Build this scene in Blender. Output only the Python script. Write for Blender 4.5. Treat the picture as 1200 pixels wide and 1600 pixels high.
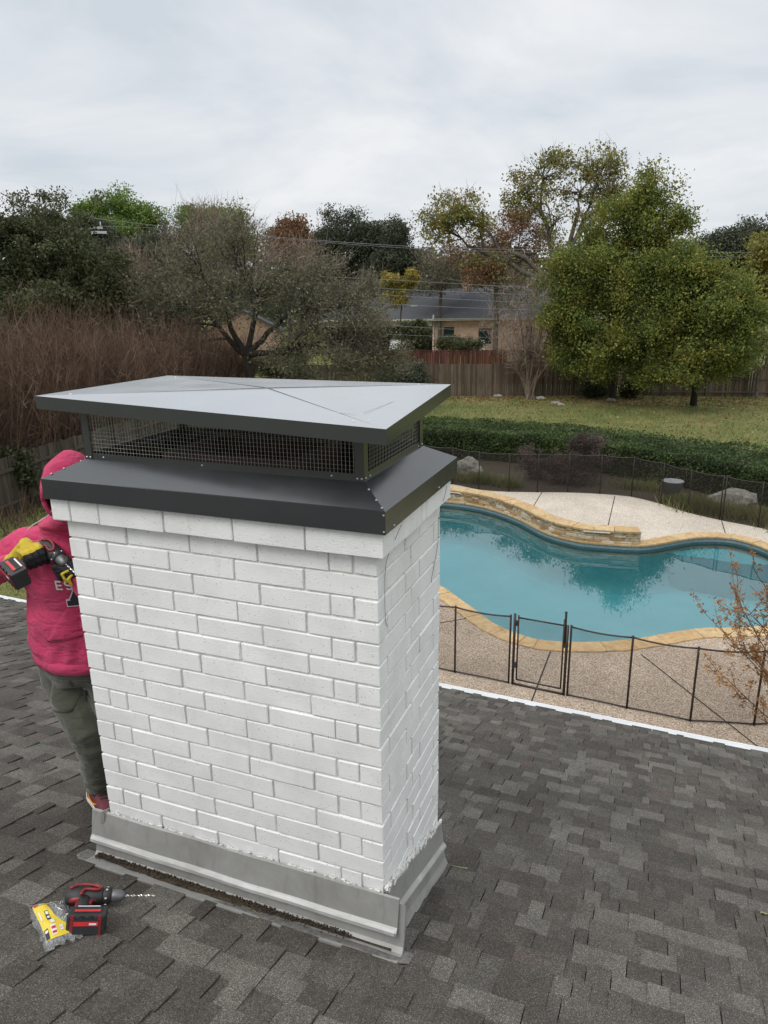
import bpy, bmesh, math, random
import numpy as np
from mathutils import Vector, Matrix, noise as mnoise
from mathutils.geometry import tessellate_polygon
from mathutils.bvhtree import BVHTree

for o in list(bpy.data.objects):
    bpy.data.objects.remove(o)
scene = bpy.context.scene
COL = scene.collection
RAD = math.radians

# ---------------------------------------------------------------- camera
FPX = 1130.35                                  # focal length in pixels of a 1200 x 1600 frame
YAW, PITCH, ROLL = RAD(-21.467), RAD(16.769), RAD(-0.944)
CAM = Vector((0.7466, -1.8390, 6.17))
fwd = Vector((math.cos(PITCH) * math.sin(YAW), math.cos(PITCH) * math.cos(YAW), -math.sin(PITCH)))
rgt0 = Vector((math.cos(YAW), -math.sin(YAW), 0))
up0 = rgt0.cross(fwd)
RGT = math.cos(ROLL) * rgt0 + math.sin(ROLL) * up0
UPV = -math.sin(ROLL) * rgt0 + math.cos(ROLL) * up0
cd = bpy.data.cameras.new('camera')
cam = bpy.data.objects.new('camera', cd)
COL.objects.link(cam)
m3 = Matrix((RGT, UPV, -fwd)).transposed()
cam.matrix_world = Matrix.Translation(CAM) @ m3.to_4x4()
cd.sensor_fit = 'VERTICAL'
cd.sensor_height = 24.0
cd.lens = 24.0 * FPX / 1600.0
cd.clip_start = 0.05
cd.clip_end = 2000
scene.camera = cam

def ray(px, py):
    return fwd + RGT * ((px - 600) / FPX) - UPV * ((py - 800) / FPX)

def at(px, py, dist):
    """world point seen at photo pixel px,py at a horizontal distance dist from the camera"""
    r = ray(px, py)
    return CAM + r * (dist / math.hypot(r.x, r.y))

def proj(p):
    d = Vector(p) - CAM
    z = d.dot(fwd)
    if z < 0.05:
        return None
    return 600 + FPX * d.dot(RGT) / z, 800 - FPX * d.dot(UPV) / z

# ---------------------------------------------------------------- world, sun, exposure
SUN_EL, SUN_AZ = RAD(52), RAD(205)             # azimuth clockwise from +Y: behind the camera, a little left
world = bpy.data.worlds.new('World')
scene.world = world
world.use_nodes = True
nt = world.node_tree
nt.nodes.clear()
N = nt.nodes.new
out = N('ShaderNodeOutputWorld'); bg = N('ShaderNodeBackground')
sky = N('ShaderNodeTexSky'); sky.sky_type = 'NISHITA'; sky.sun_disc = False
sky.sun_elevation = SUN_EL; sky.sun_rotation = SUN_AZ
sky.air_density = 1.0; sky.dust_density = 3.0
skys = N('ShaderNodeVectorMath'); skys.operation = 'SCALE'; skys.inputs['Scale'].default_value = 0.10
tc = N('ShaderNodeTexCoord'); sep = N('ShaderNodeSeparateXYZ')
nt.links.new(tc.outputs['Generated'], sep.inputs[0])
# a flat cloud deck: the direction projected on a plane overhead
zadd = N('ShaderNodeMath'); zadd.operation = 'ABSOLUTE'; nt.links.new(sep.outputs['Z'], zadd.inputs[0])
zad2 = N('ShaderNodeMath'); zad2.operation = 'ADD'; zad2.inputs[1].default_value = 0.22
nt.links.new(zadd.outputs[0], zad2.inputs[0])
dx = N('ShaderNodeMath'); dx.operation = 'DIVIDE'; dy = N('ShaderNodeMath'); dy.operation = 'DIVIDE'
nt.links.new(sep.outputs['X'], dx.inputs[0]); nt.links.new(zad2.outputs[0], dx.inputs[1])
nt.links.new(sep.outputs['Y'], dy.inputs[0]); nt.links.new(zad2.outputs[0], dy.inputs[1])
cmb = N('ShaderNodeCombineXYZ'); nt.links.new(dx.outputs[0], cmb.inputs[0]); nt.links.new(dy.outputs[0], cmb.inputs[1])
n1 = N('ShaderNodeTexNoise'); n1.inputs['Scale'].default_value = 1.05; n1.inputs['Detail'].default_value = 6
n1.inputs['Roughness'].default_value = 0.56; n1.inputs['Distortion'].default_value = 0.35
nt.links.new(cmb.outputs[0], n1.inputs['Vector'])
cr = N('ShaderNodeValToRGB')
cr.color_ramp.elements[0].position = 0.37; cr.color_ramp.elements[0].color = (0.655, 0.715, 0.775, 1)
cr.color_ramp.elements[1].position = 0.61; cr.color_ramp.elements[1].color = (0.905, 0.918, 0.938, 1)
nt.links.new(n1.outputs['Fac'], cr.inputs['Fac'])
# an overcast sky is brighter towards the zenith
mr = N('ShaderNodeMapRange'); mr.interpolation_type = 'SMOOTHSTEP'
mr.inputs['From Min'].default_value = 0.30; mr.inputs['From Max'].default_value = 1.0
mr.inputs['To Min'].default_value = 1.0; mr.inputs['To Max'].default_value = 2.3
nt.links.new(sep.outputs['Z'], mr.inputs['Value'])
sc_ = N('ShaderNodeVectorMath'); sc_.operation = 'SCALE'
nt.links.new(cr.outputs['Color'], sc_.inputs[0]); nt.links.new(mr.outputs[0], sc_.inputs['Scale'])
mixw = N('ShaderNodeMixRGB'); mixw.inputs['Fac'].default_value = 0.93
nt.links.new(sky.outputs[0], skys.inputs[0])
nt.links.new(skys.outputs[0], mixw.inputs['Color1']); nt.links.new(sc_.outputs[0], mixw.inputs['Color2'])
nt.links.new(mixw.outputs[0], bg.inputs['Color']); bg.inputs['Strength'].default_value = 1.0
nt.links.new(bg.outputs[0], out.inputs['Surface'])

sd = bpy.data.lights.new('sun', 'SUN')
sd.energy = 1.25; sd.angle = RAD(28); sd.color = (1.0, 0.97, 0.92)
sun = bpy.data.objects.new('sun', sd); COL.objects.link(sun)
sdir = Vector((math.sin(SUN_AZ) * math.cos(SUN_EL), math.cos(SUN_AZ) * math.cos(SUN_EL), math.sin(SUN_EL)))
sun.rotation_euler = sdir.to_track_quat('Z', 'Y').to_euler()
sun.location = (0, -6, 14)

vs = scene.view_settings
vs.view_transform = 'Standard'; vs.look = 'None'; vs.exposure = 0.0; vs.gamma = 1.0; vs.use_curve_mapping = False
cy = scene.cycles
cy.max_bounces = 8; cy.diffuse_bounces = 3; cy.glossy_bounces = 3; cy.transparent_max_bounces = 12
cy.transmission_bounces = 4; cy.caustics_reflective = False; cy.caustics_refractive = False
cy.use_denoising = True
try:
    cy.denoiser = 'OPENIMAGEDENOISE'; cy.denoising_input_passes = 'RGB_ALBEDO_NORMAL'
except Exception:
    pass

# ---------------------------------------------------------------- materials
MATS = {}

class NT:
    """a little wrapper for building node materials"""
    def __init__(self, name):
        self.m = bpy.data.materials.new(name); self.m.use_nodes = True
        self.t = self.m.node_tree; self.t.nodes.clear()
        self.out = self.n('ShaderNodeOutputMaterial')
        self.b = self.n('ShaderNodeBsdfPrincipled')
        self.l(self.b.outputs[0], self.out.inputs['Surface'])
        MATS[name] = self.m
    def n(self, t, **kw):
        x = self.t.nodes.new(t)
        for k, v in kw.items():
            setattr(x, k, v)
        return x
    def l(self, a, b): self.t.links.new(a, b)
    def pos(self, kind='Object', scale=(1, 1, 1)):
        if kind == 'World':
            s = self.n('ShaderNodeNewGeometry').outputs['Position']
        else:
            s = self.n('ShaderNodeTexCoord').outputs[kind]
        mp = self.n('ShaderNodeMapping'); mp.inputs['Scale'].default_value = scale
        self.l(s, mp.inputs['Vector']); return mp.outputs[0]
    def noise(self, vec, scale, detail=4, rough=0.55, dist=0.0):
        x = self.n('ShaderNodeTexNoise'); x.inputs['Scale'].default_value = scale
        x.inputs['Detail'].default_value = detail; x.inputs['Roughness'].default_value = rough
        x.inputs['Distortion'].default_value = dist
        self.l(vec, x.inputs['Vector']); return x.outputs['Fac']
    def voro(self, vec, scale, feature='F1', out='Distance', rnd=1.0):
        x = self.n('ShaderNodeTexVoronoi'); x.feature = feature
        x.inputs['Scale'].default_value = scale; x.inputs['Randomness'].default_value = rnd
        self.l(vec, x.inputs['Vector']); return x.outputs[out]
    def ramp(self, fac, stops, interp='LINEAR'):
        x = self.n('ShaderNodeValToRGB'); x.color_ramp.interpolation = interp
        e = x.color_ramp.elements
        while len(e) < len(stops): e.new(0.5)
        for i, (p, c) in enumerate(stops):
            e[i].position = p
            e[i].color = (c[0], c[1], c[2], 1) if hasattr(c, '__len__') else (c, c, c, 1)
        self.l(fac, x.inputs['Fac']); return x.outputs['Color']
    def mix(self, fac, a, b, mode='MIX'):
        x = self.n('ShaderNodeMixRGB'); x.blend_type = mode
        for s, v in ((x.inputs['Fac'], fac), (x.inputs['Color1'], a), (x.inputs['Color2'], b)):
            if isinstance(v, bpy.types.NodeSocket): self.l(v, s)
            elif hasattr(v, '__len__'): s.default_value = (v[0], v[1], v[2], 1)
            elif s.name == 'Fac': s.default_value = v
            else: s.default_value = (v, v, v, 1)
        return x.outputs[0]
    def math(self, op, a, b=None, clamp=False):
        x = self.n('ShaderNodeMath'); x.operation = op; x.use_clamp = clamp
        for i, v in enumerate((a, b)):
            if v is None: continue
            if isinstance(v, bpy.types.NodeSocket): self.l(v, x.inputs[i])
            else: x.inputs[i].default_value = v
        return x.outputs[0]
    def bump(self, h, strength=0.3, dist=0.01):
        x = self.n('ShaderNodeBump'); x.inputs['Strength'].default_value = strength
        x.inputs['Distance'].default_value = dist
        self.l(h, x.inputs['Height']); self.l(x.outputs[0], self.b.inputs['Normal'])
    def rnd(self):
        """a value that differs from piece to piece, be it an object or an island of a joined mesh"""
        a = self.n('ShaderNodeObjectInfo').outputs['Random']
        b = self.n('ShaderNodeNewGeometry').outputs['Random Per Island']
        return self.math('FRACT', self.math('ADD', a, b))
    def set(self, **kw):
        for k, v in kw.items():
            s = self.b.inputs[k.replace('_', ' ')]
            if isinstance(v, bpy.types.NodeSocket): self.l(v, s)
            elif hasattr(v, '__len__') and len(v) == 3: s.default_value = (*v, 1)
            else: s.default_value = v
        return self.m

def simple(name, col, rough=0.6, var=0.15, scale=8.0, kind='Object', metallic=0.0, bump=0.0, bscale=60, spec=0.5):
    t = NT(name); v = t.pos(kind)
    n = t.noise(v, scale, 5)
    lo = tuple(c * (1 - var) for c in col); hi = tuple(min(1, c * (1 + var)) for c in col)
    c = t.ramp(n, [(0.3, lo), (0.7, hi)])
    t.set(Base_Color=c, Roughness=rough, Metallic=metallic, Specular_IOR_Level=spec)
    if bump: t.bump(t.noise(v, bscale, 3), bump, 0.005)
    return t.m

# ---------------------------------------------------------------- meshes and objects
class MB:
    def __init__(self): self.v = []; self.f = []
    def add(self, vs, fs):
        o = len(self.v); self.v += [tuple(p) for p in vs]; self.f += [tuple(i + o for i in f) for f in fs]
        return self
    def box(self, c, s, rot=None, taper=1.0):
        x, y, z = s[0] / 2, s[1] / 2, s[2] / 2
        vs = [Vector((-x, -y, -z)), Vector((x, -y, -z)), Vector((x, y, -z)), Vector((-x, y, -z)),
              Vector((-x * taper, -y * taper, z)), Vector((x * taper, -y * taper, z)), Vector((x * taper, y * taper, z)), Vector((-x * taper, y * taper, z))]
        if rot is not None: vs = [rot @ p for p in vs]
        c = Vector(c)
        return self.add([p + c for p in vs], [(0, 3, 2, 1), (4, 5, 6, 7), (0, 1, 5, 4), (1, 2, 6, 5), (2, 3, 7, 6), (3, 0, 4, 7)])
    def span(self, a, b):
        a, b = Vector(a), Vector(b); return self.box((a + b) / 2, b - a)
    def cbox(self, lo, hi, ch):
        """a box with chamfered edges, for bricks and stones"""
        X = (lo[0], hi[0]); Y = (lo[1], hi[1]); Z = (lo[2], hi[2]); vs = []; idx = {}
        for i in (0, 1):
            for j in (0, 1):
                for k in (0, 1):
                    sx, sy, sz = (1 if i == 0 else -1), (1 if j == 0 else -1), (1 if k == 0 else -1)
                    for a in range(3):
                        p = [X[i] + sx * ch, Y[j] + sy * ch, Z[k] + sz * ch]
                        p[a] = (X, Y, Z)[a][(i, j, k)[a]]
                        idx[(i, j, k, a)] = len(vs); vs.append(tuple(p))
        g = lambda i, j, k, a: idx[(i, j, k, a)]
        fs = []
        for s in (0, 1):
            q = [g(s, 0, 0, 0), g(s, 1, 0, 0), g(s, 1, 1, 0), g(s, 0, 1, 0)]; fs.append(q if s else q[::-1])
            q = [g(0, s, 0, 1), g(0, s, 1, 1), g(1, s, 1, 1), g(1, s, 0, 1)]; fs.append(q if s else q[::-1])
            q = [g(0, 0, s, 2), g(1, 0, s, 2), g(1, 1, s, 2), g(0, 1, s, 2)]; fs.append(q if s else q[::-1])
        for i in (0, 1):
            for j in (0, 1):
                fs.append([g(i, j, 0, 0), g(i, j, 1, 0), g(i, j, 1, 1), g(i, j, 0, 1)] if (i ^ j) else [g(i, j, 0, 0), g(i, j, 0, 1), g(i, j, 1, 1), g(i, j, 1, 0)])
                fs.append([g(i, 0, j, 0), g(i, 1, j, 0), g(i, 1, j, 2), g(i, 0, j, 2)])
                fs.append([g(0, i, j, 1), g(1, i, j, 1), g(1, i, j, 2), g(0, i, j, 2)])
                for k in (0, 1):
                    fs.append([g(i, j, k, 0), g(i, j, k, 1), g(i, j, k, 2)])
        return self.add(vs, fs)
    def tube(self, pts, rads, n=8, caps=True, flat=None):
        pts = [Vector(p) for p in pts]
        if not hasattr(rads, '__len__'): rads = [rads] * len(pts)
        rings = []; prev = None
        for i, p in enumerate(pts):
            t = (pts[min(i + 1, len(pts) - 1)] - pts[max(i - 1, 0)])
            t = t.normalized() if t.length > 1e-9 else Vector((0, 0, 1))
            if prev is None:
                ref = Vector((0, 0, 1)) if abs(t.z) < 0.9 else Vector((1, 0, 0))
                u = t.cross(ref).normalized()
            else:
                u = (prev - t * prev.dot(t)).normalized()
            prev = u; w = t.cross(u)
            r = rads[i]
            rings.append([p + (u * math.cos(2 * math.pi * k / n) + w * math.sin(2 * math.pi * k / n)) * r for k in range(n)])
        return self.loft(rings, caps)
    def loft(self, rings, caps=True, closed=True):
        n = len(rings[0]); o = len(self.v)
        for r in rings: self.v += [tuple(p) for p in r]
        for i in range(len(rings) - 1):
            for k in range(n if closed else n - 1):
                a, b = o + i * n + k, o + i * n + (k + 1) % n
                self.f.append((a, b, b + n, a + n))
        if caps and closed:
            self.f.append(tuple(o + k for k in range(n))[::-1])
            self.f.append(tuple(o + (len(rings) - 1) * n + k for k in range(n)))
        return self
    def prism(self, poly, z0, z1):
        """extrude a 2-D outline in z; poly counter-clockwise"""
        n = len(poly); o = len(self.v)
        self.v += [(x, y, z0) for x, y in poly] + [(x, y, z1) for x, y in poly]
        tri = tessellate_polygon([[Vector((x, y, 0)) for x, y in poly]])
        for t in tri:
            a, b, c = t
            s = (poly[b][0] - poly[a][0]) * (poly[c][1] - poly[a][1]) - (poly[b][1] - poly[a][1]) * (poly[c][0] - poly[a][0])
            if s < 0: a, b, c = c, b, a
            self.f.append((o + n + a, o + n + b, o + n + c)); self.f.append((o + c, o + b, o + a))
        for k in range(n):
            k2 = (k + 1) % n
            self.f.append((o + k, o + k2, o + n + k2, o + n + k))
        return self
    def mesh(self, name):
        me = bpy.data.meshes.new(name); me.from_pydata(self.v, [], self.f); me.update(); return me
    def build(self, name, mat, parent=None, smooth=False, fix=False, bevel=0.0, **tags):
        me = self.mesh(name)
        if fix or bevel:
            bm = bmesh.new(); bm.from_mesh(me)
            bmesh.ops.recalc_face_normals(bm, faces=bm.faces)
            if bevel:
                ed = [e for e in bm.edges if len(e.link_faces) == 2 and e.calc_face_angle(0) > 0.5]
                bmesh.ops.bevel(bm, geom=ed, offset=bevel, segments=2, profile=0.6, affect='EDGES', clamp_overlap=True)
            bm.to_mesh(me); bm.free()
        return link(name, me, mat, parent, smooth, **tags)

def link(name, me, mat, parent=None, smooth=False, **tags):
    if mat is not None and not me.materials:
        me.materials.append(MATS[mat] if isinstance(mat, str) else mat)
    if smooth:
        me.polygons.foreach_set('use_smooth', [True] * len(me.polygons))
    o = bpy.data.objects.new(name, me); COL.objects.link(o)
    if parent is not None: o.parent = parent
    for k, v in tags.items(): o[k] = v
    return o

def thing(name, label, cat, loc=(0, 0, 0), group=None):
    o = bpy.data.objects.new(name, None); COL.objects.link(o); o.location = loc
    o.empty_display_size = 0.2
    o['label'] = label; o['category'] = cat
    if group: o['group'] = group
    return o

def npmesh(name, verts, nper, mat, parent=None, **tags):
    """a mesh of many separate faces, nper corners each, from a numpy array"""
    verts = np.asarray(verts, dtype=np.float32).reshape(-1, 3)
    nv = len(verts); nf = nv // nper
    me = bpy.data.meshes.new(name)
    me.vertices.add(nv); me.loops.add(nv); me.polygons.add(nf)
    me.vertices.foreach_set('co', verts.ravel())
    me.loops.foreach_set('vertex_index', np.arange(nv, dtype=np.int32))
    me.polygons.foreach_set('loop_start', np.arange(0, nv, nper, dtype=np.int32))
    me.update(calc_edges=True)
    return link(name, me, mat, parent, **tags)

def catmull(pts, n=6, closed=False):
    pts = [Vector(p) if len(p) == 3 else Vector((p[0], p[1], 0)) for p in pts]; outp = []
    m = len(pts)
    for i in range(m if closed else m - 1):
        g = (lambda j: pts[j % m]) if closed else (lambda j: pts[max(0, min(m - 1, j))])
        p0, p1, p2, p3 = g(i - 1), g(i), g(i + 1), g(i + 2)
        for k in range(n):
            t = k / n
            outp.append(0.5 * ((2 * p1) + (p2 - p0) * t + (2 * p0 - 5 * p1 + 4 * p2 - p3) * t * t + (3 * p1 - p0 - 3 * p2 + p3) * t ** 3))
    if not closed: outp.append(pts[-1])
    return outp

def sheet(name, outer, holes, z, mat, **tags):
    """a flat polygon with holes"""
    loops = [[Vector((p[0], p[1], 0)) for p in outer]] + [[Vector((p[0], p[1], 0)) for p in h] for h in holes]
    flat = [p for l in loops for p in l]
    b = MB(); b.v = [(p.x, p.y, z) for p in flat]
    for t in tessellate_polygon(loops):
        a, c, d = (flat[i] for i in t)
        s = (c - a).cross(d - a).z
        b.f.append(tuple(t) if s > 0 else tuple(t)[::-1])
    return b.build(name, mat, **tags)

# ---------------------------------------------------------------- surface materials
def m_shingle():
    t = NT('shingle'); w = t.pos('World')
    r = t.rnd()
    base = t.ramp(r, [(0.0, (0.078, 0.069, 0.059)), (0.28, (0.090, 0.081, 0.069)), (0.46, (0.110, 0.099, 0.086)),
                      (0.60, (0.098, 0.089, 0.075)), (0.74, (0.133, 0.122, 0.105)), (0.97, (0.157, 0.145, 0.126)),
                      (1.0, (0.110, 0.082, 0.071))])
    grain = t.voro(w, 420, out='Color')
    gl = t.ramp(grain, [(0.0, 0.34), (0.55, 0.80), (0.80, 1.45), (1.0, 2.9)])
    c = t.mix(1.0, base, gl, 'MULTIPLY')
    big = t.ramp(t.noise(w, 1.4, 5, 0.6), [(0.35, 0.80), (0.7, 1.14)])
    c = t.mix(1.0, c, big, 'MULTIPLY')
    bl = t.ramp(t.noise(w, 9, 4, 0.6), [(0.35, 0.86), (0.7, 1.12)])
    c = t.mix(1.0, c, bl, 'MULTIPLY')
    t.set(Base_Color=c, Roughness=0.93, Specular_IOR_Level=0.25)
    t.bump(t.voro(w, 420), 0.55, 0.003)
m_shingle()
simple('underlay', (0.015, 0.014, 0.013), 0.95)

def m_brick():
    t = NT('painted_brick'); w = t.pos('World'); r = t.rnd()
    st = t.pos('World', (3, 3, 16))
    blot = t.noise(w, 5, 5, 0.6)
    base = t.ramp(blot, [(0.25, (0.735, 0.730, 0.705)), (0.6, (0.868, 0.866, 0.850))])
    base = t.mix(t.math('MULTIPLY', r, 0.16), base, (0.74, 0.735, 0.715))
    # pits where the paint missed the wire-cut pores
    v = t.voro(w, 95); thr = t.math('LESS_THAN', v, 0.17)
    keep = t.math('GREATER_THAN', t.noise(w, 40, 2), 0.53)
    pit = t.math('MULTIPLY', thr, keep)
    c = t.mix(t.math('MULTIPLY', pit, 0.62), base, (0.22, 0.20, 0.18))
    # a little dirt and yellowing that ran down from joints
    dirt = t.ramp(t.noise(t.pos('World', (7, 7, 1.2)), 2.2, 5, 0.65), [(0.60, 0.0), (0.78, 1.0)])
    c = t.mix(t.math('MULTIPLY', dirt, 0.34), c, (0.58, 0.53, 0.43))
    run = t.math('MULTIPLY', t.ramp(t.noise(t.pos('World', (34, 34, 1.6)), 1.0, 3, 0.5), [(0.66, 0.0), (0.74, 1.0)]), t.ramp(t.noise(w, 1.6, 2), [(0.52, 0.0), (0.66, 1.0)]))
    c = t.mix(t.math('MULTIPLY', run, 0.30), c, (0.50, 0.46, 0.38))
    t.set(Base_Color=c, Roughness=0.72, Specular_IOR_Level=0.35)
    h = t.math('SUBTRACT', t.math('ADD', t.noise(st, 28, 4, 0.7), t.math('MULTIPLY', t.noise(w, 160, 3), 0.6)), t.math('MULTIPLY', pit, 1.6))
    t.bump(h, 0.45, 0.0045)
m_brick()

def m_mortar():
    t = NT('painted_mortar'); w = t.pos('World')
    n = t.noise(w, 30, 5, 0.7)
    c = t.ramp(n, [(0.3, (0.54, 0.52, 0.485)), (0.62, (0.78, 0.77, 0.74))])
    y = t.ramp(t.noise(w, 4, 3), [(0.62, 0.0), (0.75, 1.0)])
    c = t.mix(t.math('MULTIPLY', y, 0.35), c, (0.62, 0.52, 0.36))
    t.set(Base_Color=c, Roughness=0.85); t.bump(t.noise(w, 120, 4, 0.7), 0.8, 0.006)
m_mortar()

def m_cap(name, ior, coat, r0=0.17, lo=(0.028, 0.030, 0.0325), hi=(0.036, 0.038, 0.0405)):
    t = NT(name); w = t.pos('World')
    n = t.noise(w, 3.5, 6, 0.6)
    c = t.ramp(n, [(0.3, lo), (0.75, hi)])
    fine = t.ramp(t.noise(t.pos('World', (1, 1, 1)), 55, 4, 0.7), [(0.64, 0.0), (0.74, 1.0)])
    c = t.mix(t.math('MULTIPLY', fine, 0.06), c, (0.20, 0.20, 0.20))
    ro = t.ramp(t.noise(w, 6, 5, 0.6), [(0.3, r0), (0.7, r0 + 0.09)])
    t.set(Base_Color=c, Roughness=ro, IOR=ior, Specular_IOR_Level=0.5, Coat_Weight=coat, Coat_IOR=2.4, Coat_Roughness=r0)
    t.bump(t.noise(w, 4, 2), 0.05, 0.02)
m_cap('cap_metal', 1.75, 0.0)
m_cap('cap_lid_sheen', 2.4, 1.0, 0.25, (0.215, 0.226, 0.242), (0.245, 0.256, 0.272))  # same metal, base colour paled to paint in the sky's reflection
simple('cap_metal_dark', (0.030, 0.031, 0.032), 0.45, 0.12)
simple('screen_wire', (0.42, 0.40, 0.37), 0.38, 0.1, metallic=0.7)
simple('screw_steel', (0.62, 0.62, 0.60), 0.3, 0.05, metallic=0.8)
simple('flue_clay', (0.060, 0.036, 0.027), 0.9, 0.3, 12)
simple('flue_black', (0.012, 0.011, 0.010), 0.95, 0.3, 12)  # even near-black for the crown inside the cap

def m_flash():
    t = NT('flashing_metal'); w = t.pos('World')
    n = t.noise(w, 4.5, 6, 0.65, 0.6)
    c = t.ramp(n, [(0.28, (0.255, 0.248, 0.230)), (0.5, (0.340, 0.334, 0.314)), (0.72, (0.405, 0.400, 0.378))])
    st = t.noise(t.pos('World', (22, 22, 1.0)), 1.2, 4, 0.6)
    c = t.mix(t.ramp(st, [(0.56, 0.0), (0.72, 0.55)]), c, (0.240, 0.228, 0.205))
    t.set(Base_Color=c, Roughness=0.48, Metallic=0.25)
    t.bump(t.noise(w, 9, 3), 0.18, 0.02)
m_flash()
simple('flashing_hem', (0.40, 0.395, 0.38), 0.5, 0.2, 12, 'World', metallic=0.2)
simple('debris', (0.050, 0.036, 0.022), 0.98, 0.6, 160, 'World', bump=1.0, bscale=300)
simple('mastic', (0.13, 0.125, 0.115), 0.8, 0.35, 60, 'World', bump=0.6)
simple('gutter_white', (0.78, 0.79, 0.80), 0.35, 0.06, 3)
simple('trim_white', (0.72, 0.72, 0.70), 0.5, 0.06, 3)
simple('wall_brick_plain', (0.62, 0.61, 0.59), 0.8, 0.1, 9)

# ---------------------------------------------------------------- the house under us: roof with shingles, gutter, wall
ZO = 5.4415                                    # underside of the corbelled course
RZ = 4.007                                     # roof height at the chimney's front face
EZ = 2.63                                      # eave height
def eave_y(x): return 3.90 - 0.0351 * x
VMAX = 4.16                                    # slope length from the chimney front to the eave
SL = (RZ - EZ) / 3.90
CS = math.hypot(1, SL)
def roofp(x, v, dz=0.0):
    """a point on the roof: x along the eave, v metres down the slope from the chimney front"""
    if v >= 0:
        y = v / VMAX * eave_y(x); z = RZ + v / VMAX * (EZ - RZ)
    else:
        y = v / CS; z = RZ - y * SL
    n = Vector((0, SL, 1)).normalized()
    return Vector((x, y, z)) + n * dz
def roofz(x, y):
    return RZ - y * SL if y < 0 else RZ + y / eave_y(x) * (EZ - RZ)

house = thing('house', 'house we stand on, with its dark grey shingle roof and white gutter', 'house', (-1.5, 0, 0))
house.location = (0, 0, 0)
X0, X1, V0 = -9.6, 4.6, -2.7
rb = MB()
nx = 12
for dz0, dz1 in ((-0.16, -0.004),):
    top = []; 
    xs = [X0 + (X1 - X0) * i / nx for i in range(nx + 1)]
    for i in range(nx):
        a, b2 = xs[i], xs[i + 1]
        for va, vb in ((V0, 0.0), (0.0, VMAX)):
            q = [roofp(a, va, dz1), roofp(b2, va, dz1), roofp(b2, vb, dz1), roofp(a, vb, dz1)]
            q2 = [roofp(a, va, dz0), roofp(b2, va, dz0), roofp(b2, vb, dz0), roofp(a, vb, dz0)]
            rb.add(q + q2, [(3, 2, 1, 0), (4, 5, 6, 7), (2, 3, 7, 6), (0, 1, 5, 4)])
roof = rb.build('roof', 'underlay', house)

rng = random.Random(7)
pieces = []
v = V0
rows = []
while v < VMAX - 0.03:
    e = 0.112 + 0.012 * min(1, max(0, (v + 0.6) / 3.0))
    rows.append((v, e)); v += e
scale_last = (VMAX + 0.012 - rows[-1][0])
rows[-1] = (rows[-1][0], scale_last)
for ri, (v, e) in enumerate(rows):
    x = X0 + rng.uniform(0, 0.2)
    tab = rng.random() < 0.5
    while x < X1:
        w = rng.choice((0.06, 0.075, 0.09, 0.105, 0.12, 0.14, 0.17)) * rng.uniform(0.9, 1.1)
        if rng.random() < 0.07: w = rng.uniform(0.035, 0.055)
        pieces.append((x, min(w, X1 - x + 0.1), v, e, tab, rng.random() < 0.28, rng.uniform(-1, 1)))
        x += w; tab = not tab if rng.random() < 0.85 else tab
def in_chimney(x, w, v, e):
    y = v / CS
    return x > -1.16 and x + w < -0.02 and 0.04 < y < 0.50
def piece_verts(pc, local=False):
    x, w, v, e, tab, gap, jit = pc
    th = 0.0145 if tab else 0.0055
    g = 0.0036 if gap else 0.0002
    jl = jit * 0.004 if tab else 0.001
    a, b = x + g, x + w - 0.0002
    lo, hi = v + e + jl, v - 0.028
    P = [roofp(a, hi, 0.0012), roofp(b, hi, 0.0012), roofp(b, lo, th), roofp(a, lo, th),
         roofp(a, hi, -0.003), roofp(b, hi, -0.003), roofp(b, lo, 0.0008), roofp(a, lo, 0.0008)]
    return P
PF = [(3, 2, 1, 0), (4, 5, 6, 7), (2, 3, 7, 6), (0, 4, 7, 3), (1, 2, 6, 5)]
vis = []; rest = []
for pc in pieces:
    if in_chimney(*pc[:4]): continue
    c = roofp(pc[0] + pc[1] / 2, pc[2] + pc[3] / 2)
    q = proj(c)
    area = 0
    if q and -20 < q[0] < 1220 and 900 < q[1] < 1640:
        hid = 165 < q[0] < 615 and q[1] < 1330 + (q[0] - 165) * 0.34    # behind the chimney
        d = (c - CAM).length
        if not hid: area = pc[1] * pc[3] / d ** 2 * (0.35 + 0.65 / d)
    (vis if area > 0 else rest).append((area, pc))
vis.sort(key=lambda t: -t[0])
for a, pc in vis[:300]:
    P = piece_verts(pc)
    c = sum(P, Vector()) / 8
    b = MB().add([p - c for p in P], PF)
    o = b.build('shingle', 'shingle', roof); o.location = c
sb = MB()
for a, pc in vis[300:] + rest:
    sb.add(piece_verts(pc), PF)
sb.build('shingle_field', 'shingle', roof, kind='stuff')

# ridge board far side so the roof has a back, walls, fascia, gutter
g = MB()
def eave_strip(prof, x0, x1, n=8, thick=0.0015):
    """extrude a (dy, dz) profile along the eave"""
    rings = []
    for i in range(n + 1):
        x = x0 + (x1 - x0) * i / n
        rings.append([Vector((x, eave_y(x) + p[0], EZ + p[1])) for p in prof])
    return rings
gp = [(0.0135, -0.010), (0.015, -0.090), (0.060, -0.092), (0.078, -0.040), (0.090, -0.010), (0.090, -0.004), (0.082, -0.003),
      (0.080, -0.012), (0.072, -0.040), (0.056, -0.088), (0.019, -0.086), (0.017, -0.012)]
cuts = [X0 + 0.02, -3.4, 0.62, 1.42, X1 - 0.02]
for i in range(len(cuts) - 1):
    gg = MB(); gg.loft(eave_strip([(a, b + 0.002 * (i % 2)) for a, b in gp], cuts[i] + 0.002, cuts[i + 1] + 0.03 - 0.002 * (i % 2)))
    gg.build('gutter', 'gutter_white', house, fix=True)
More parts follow.
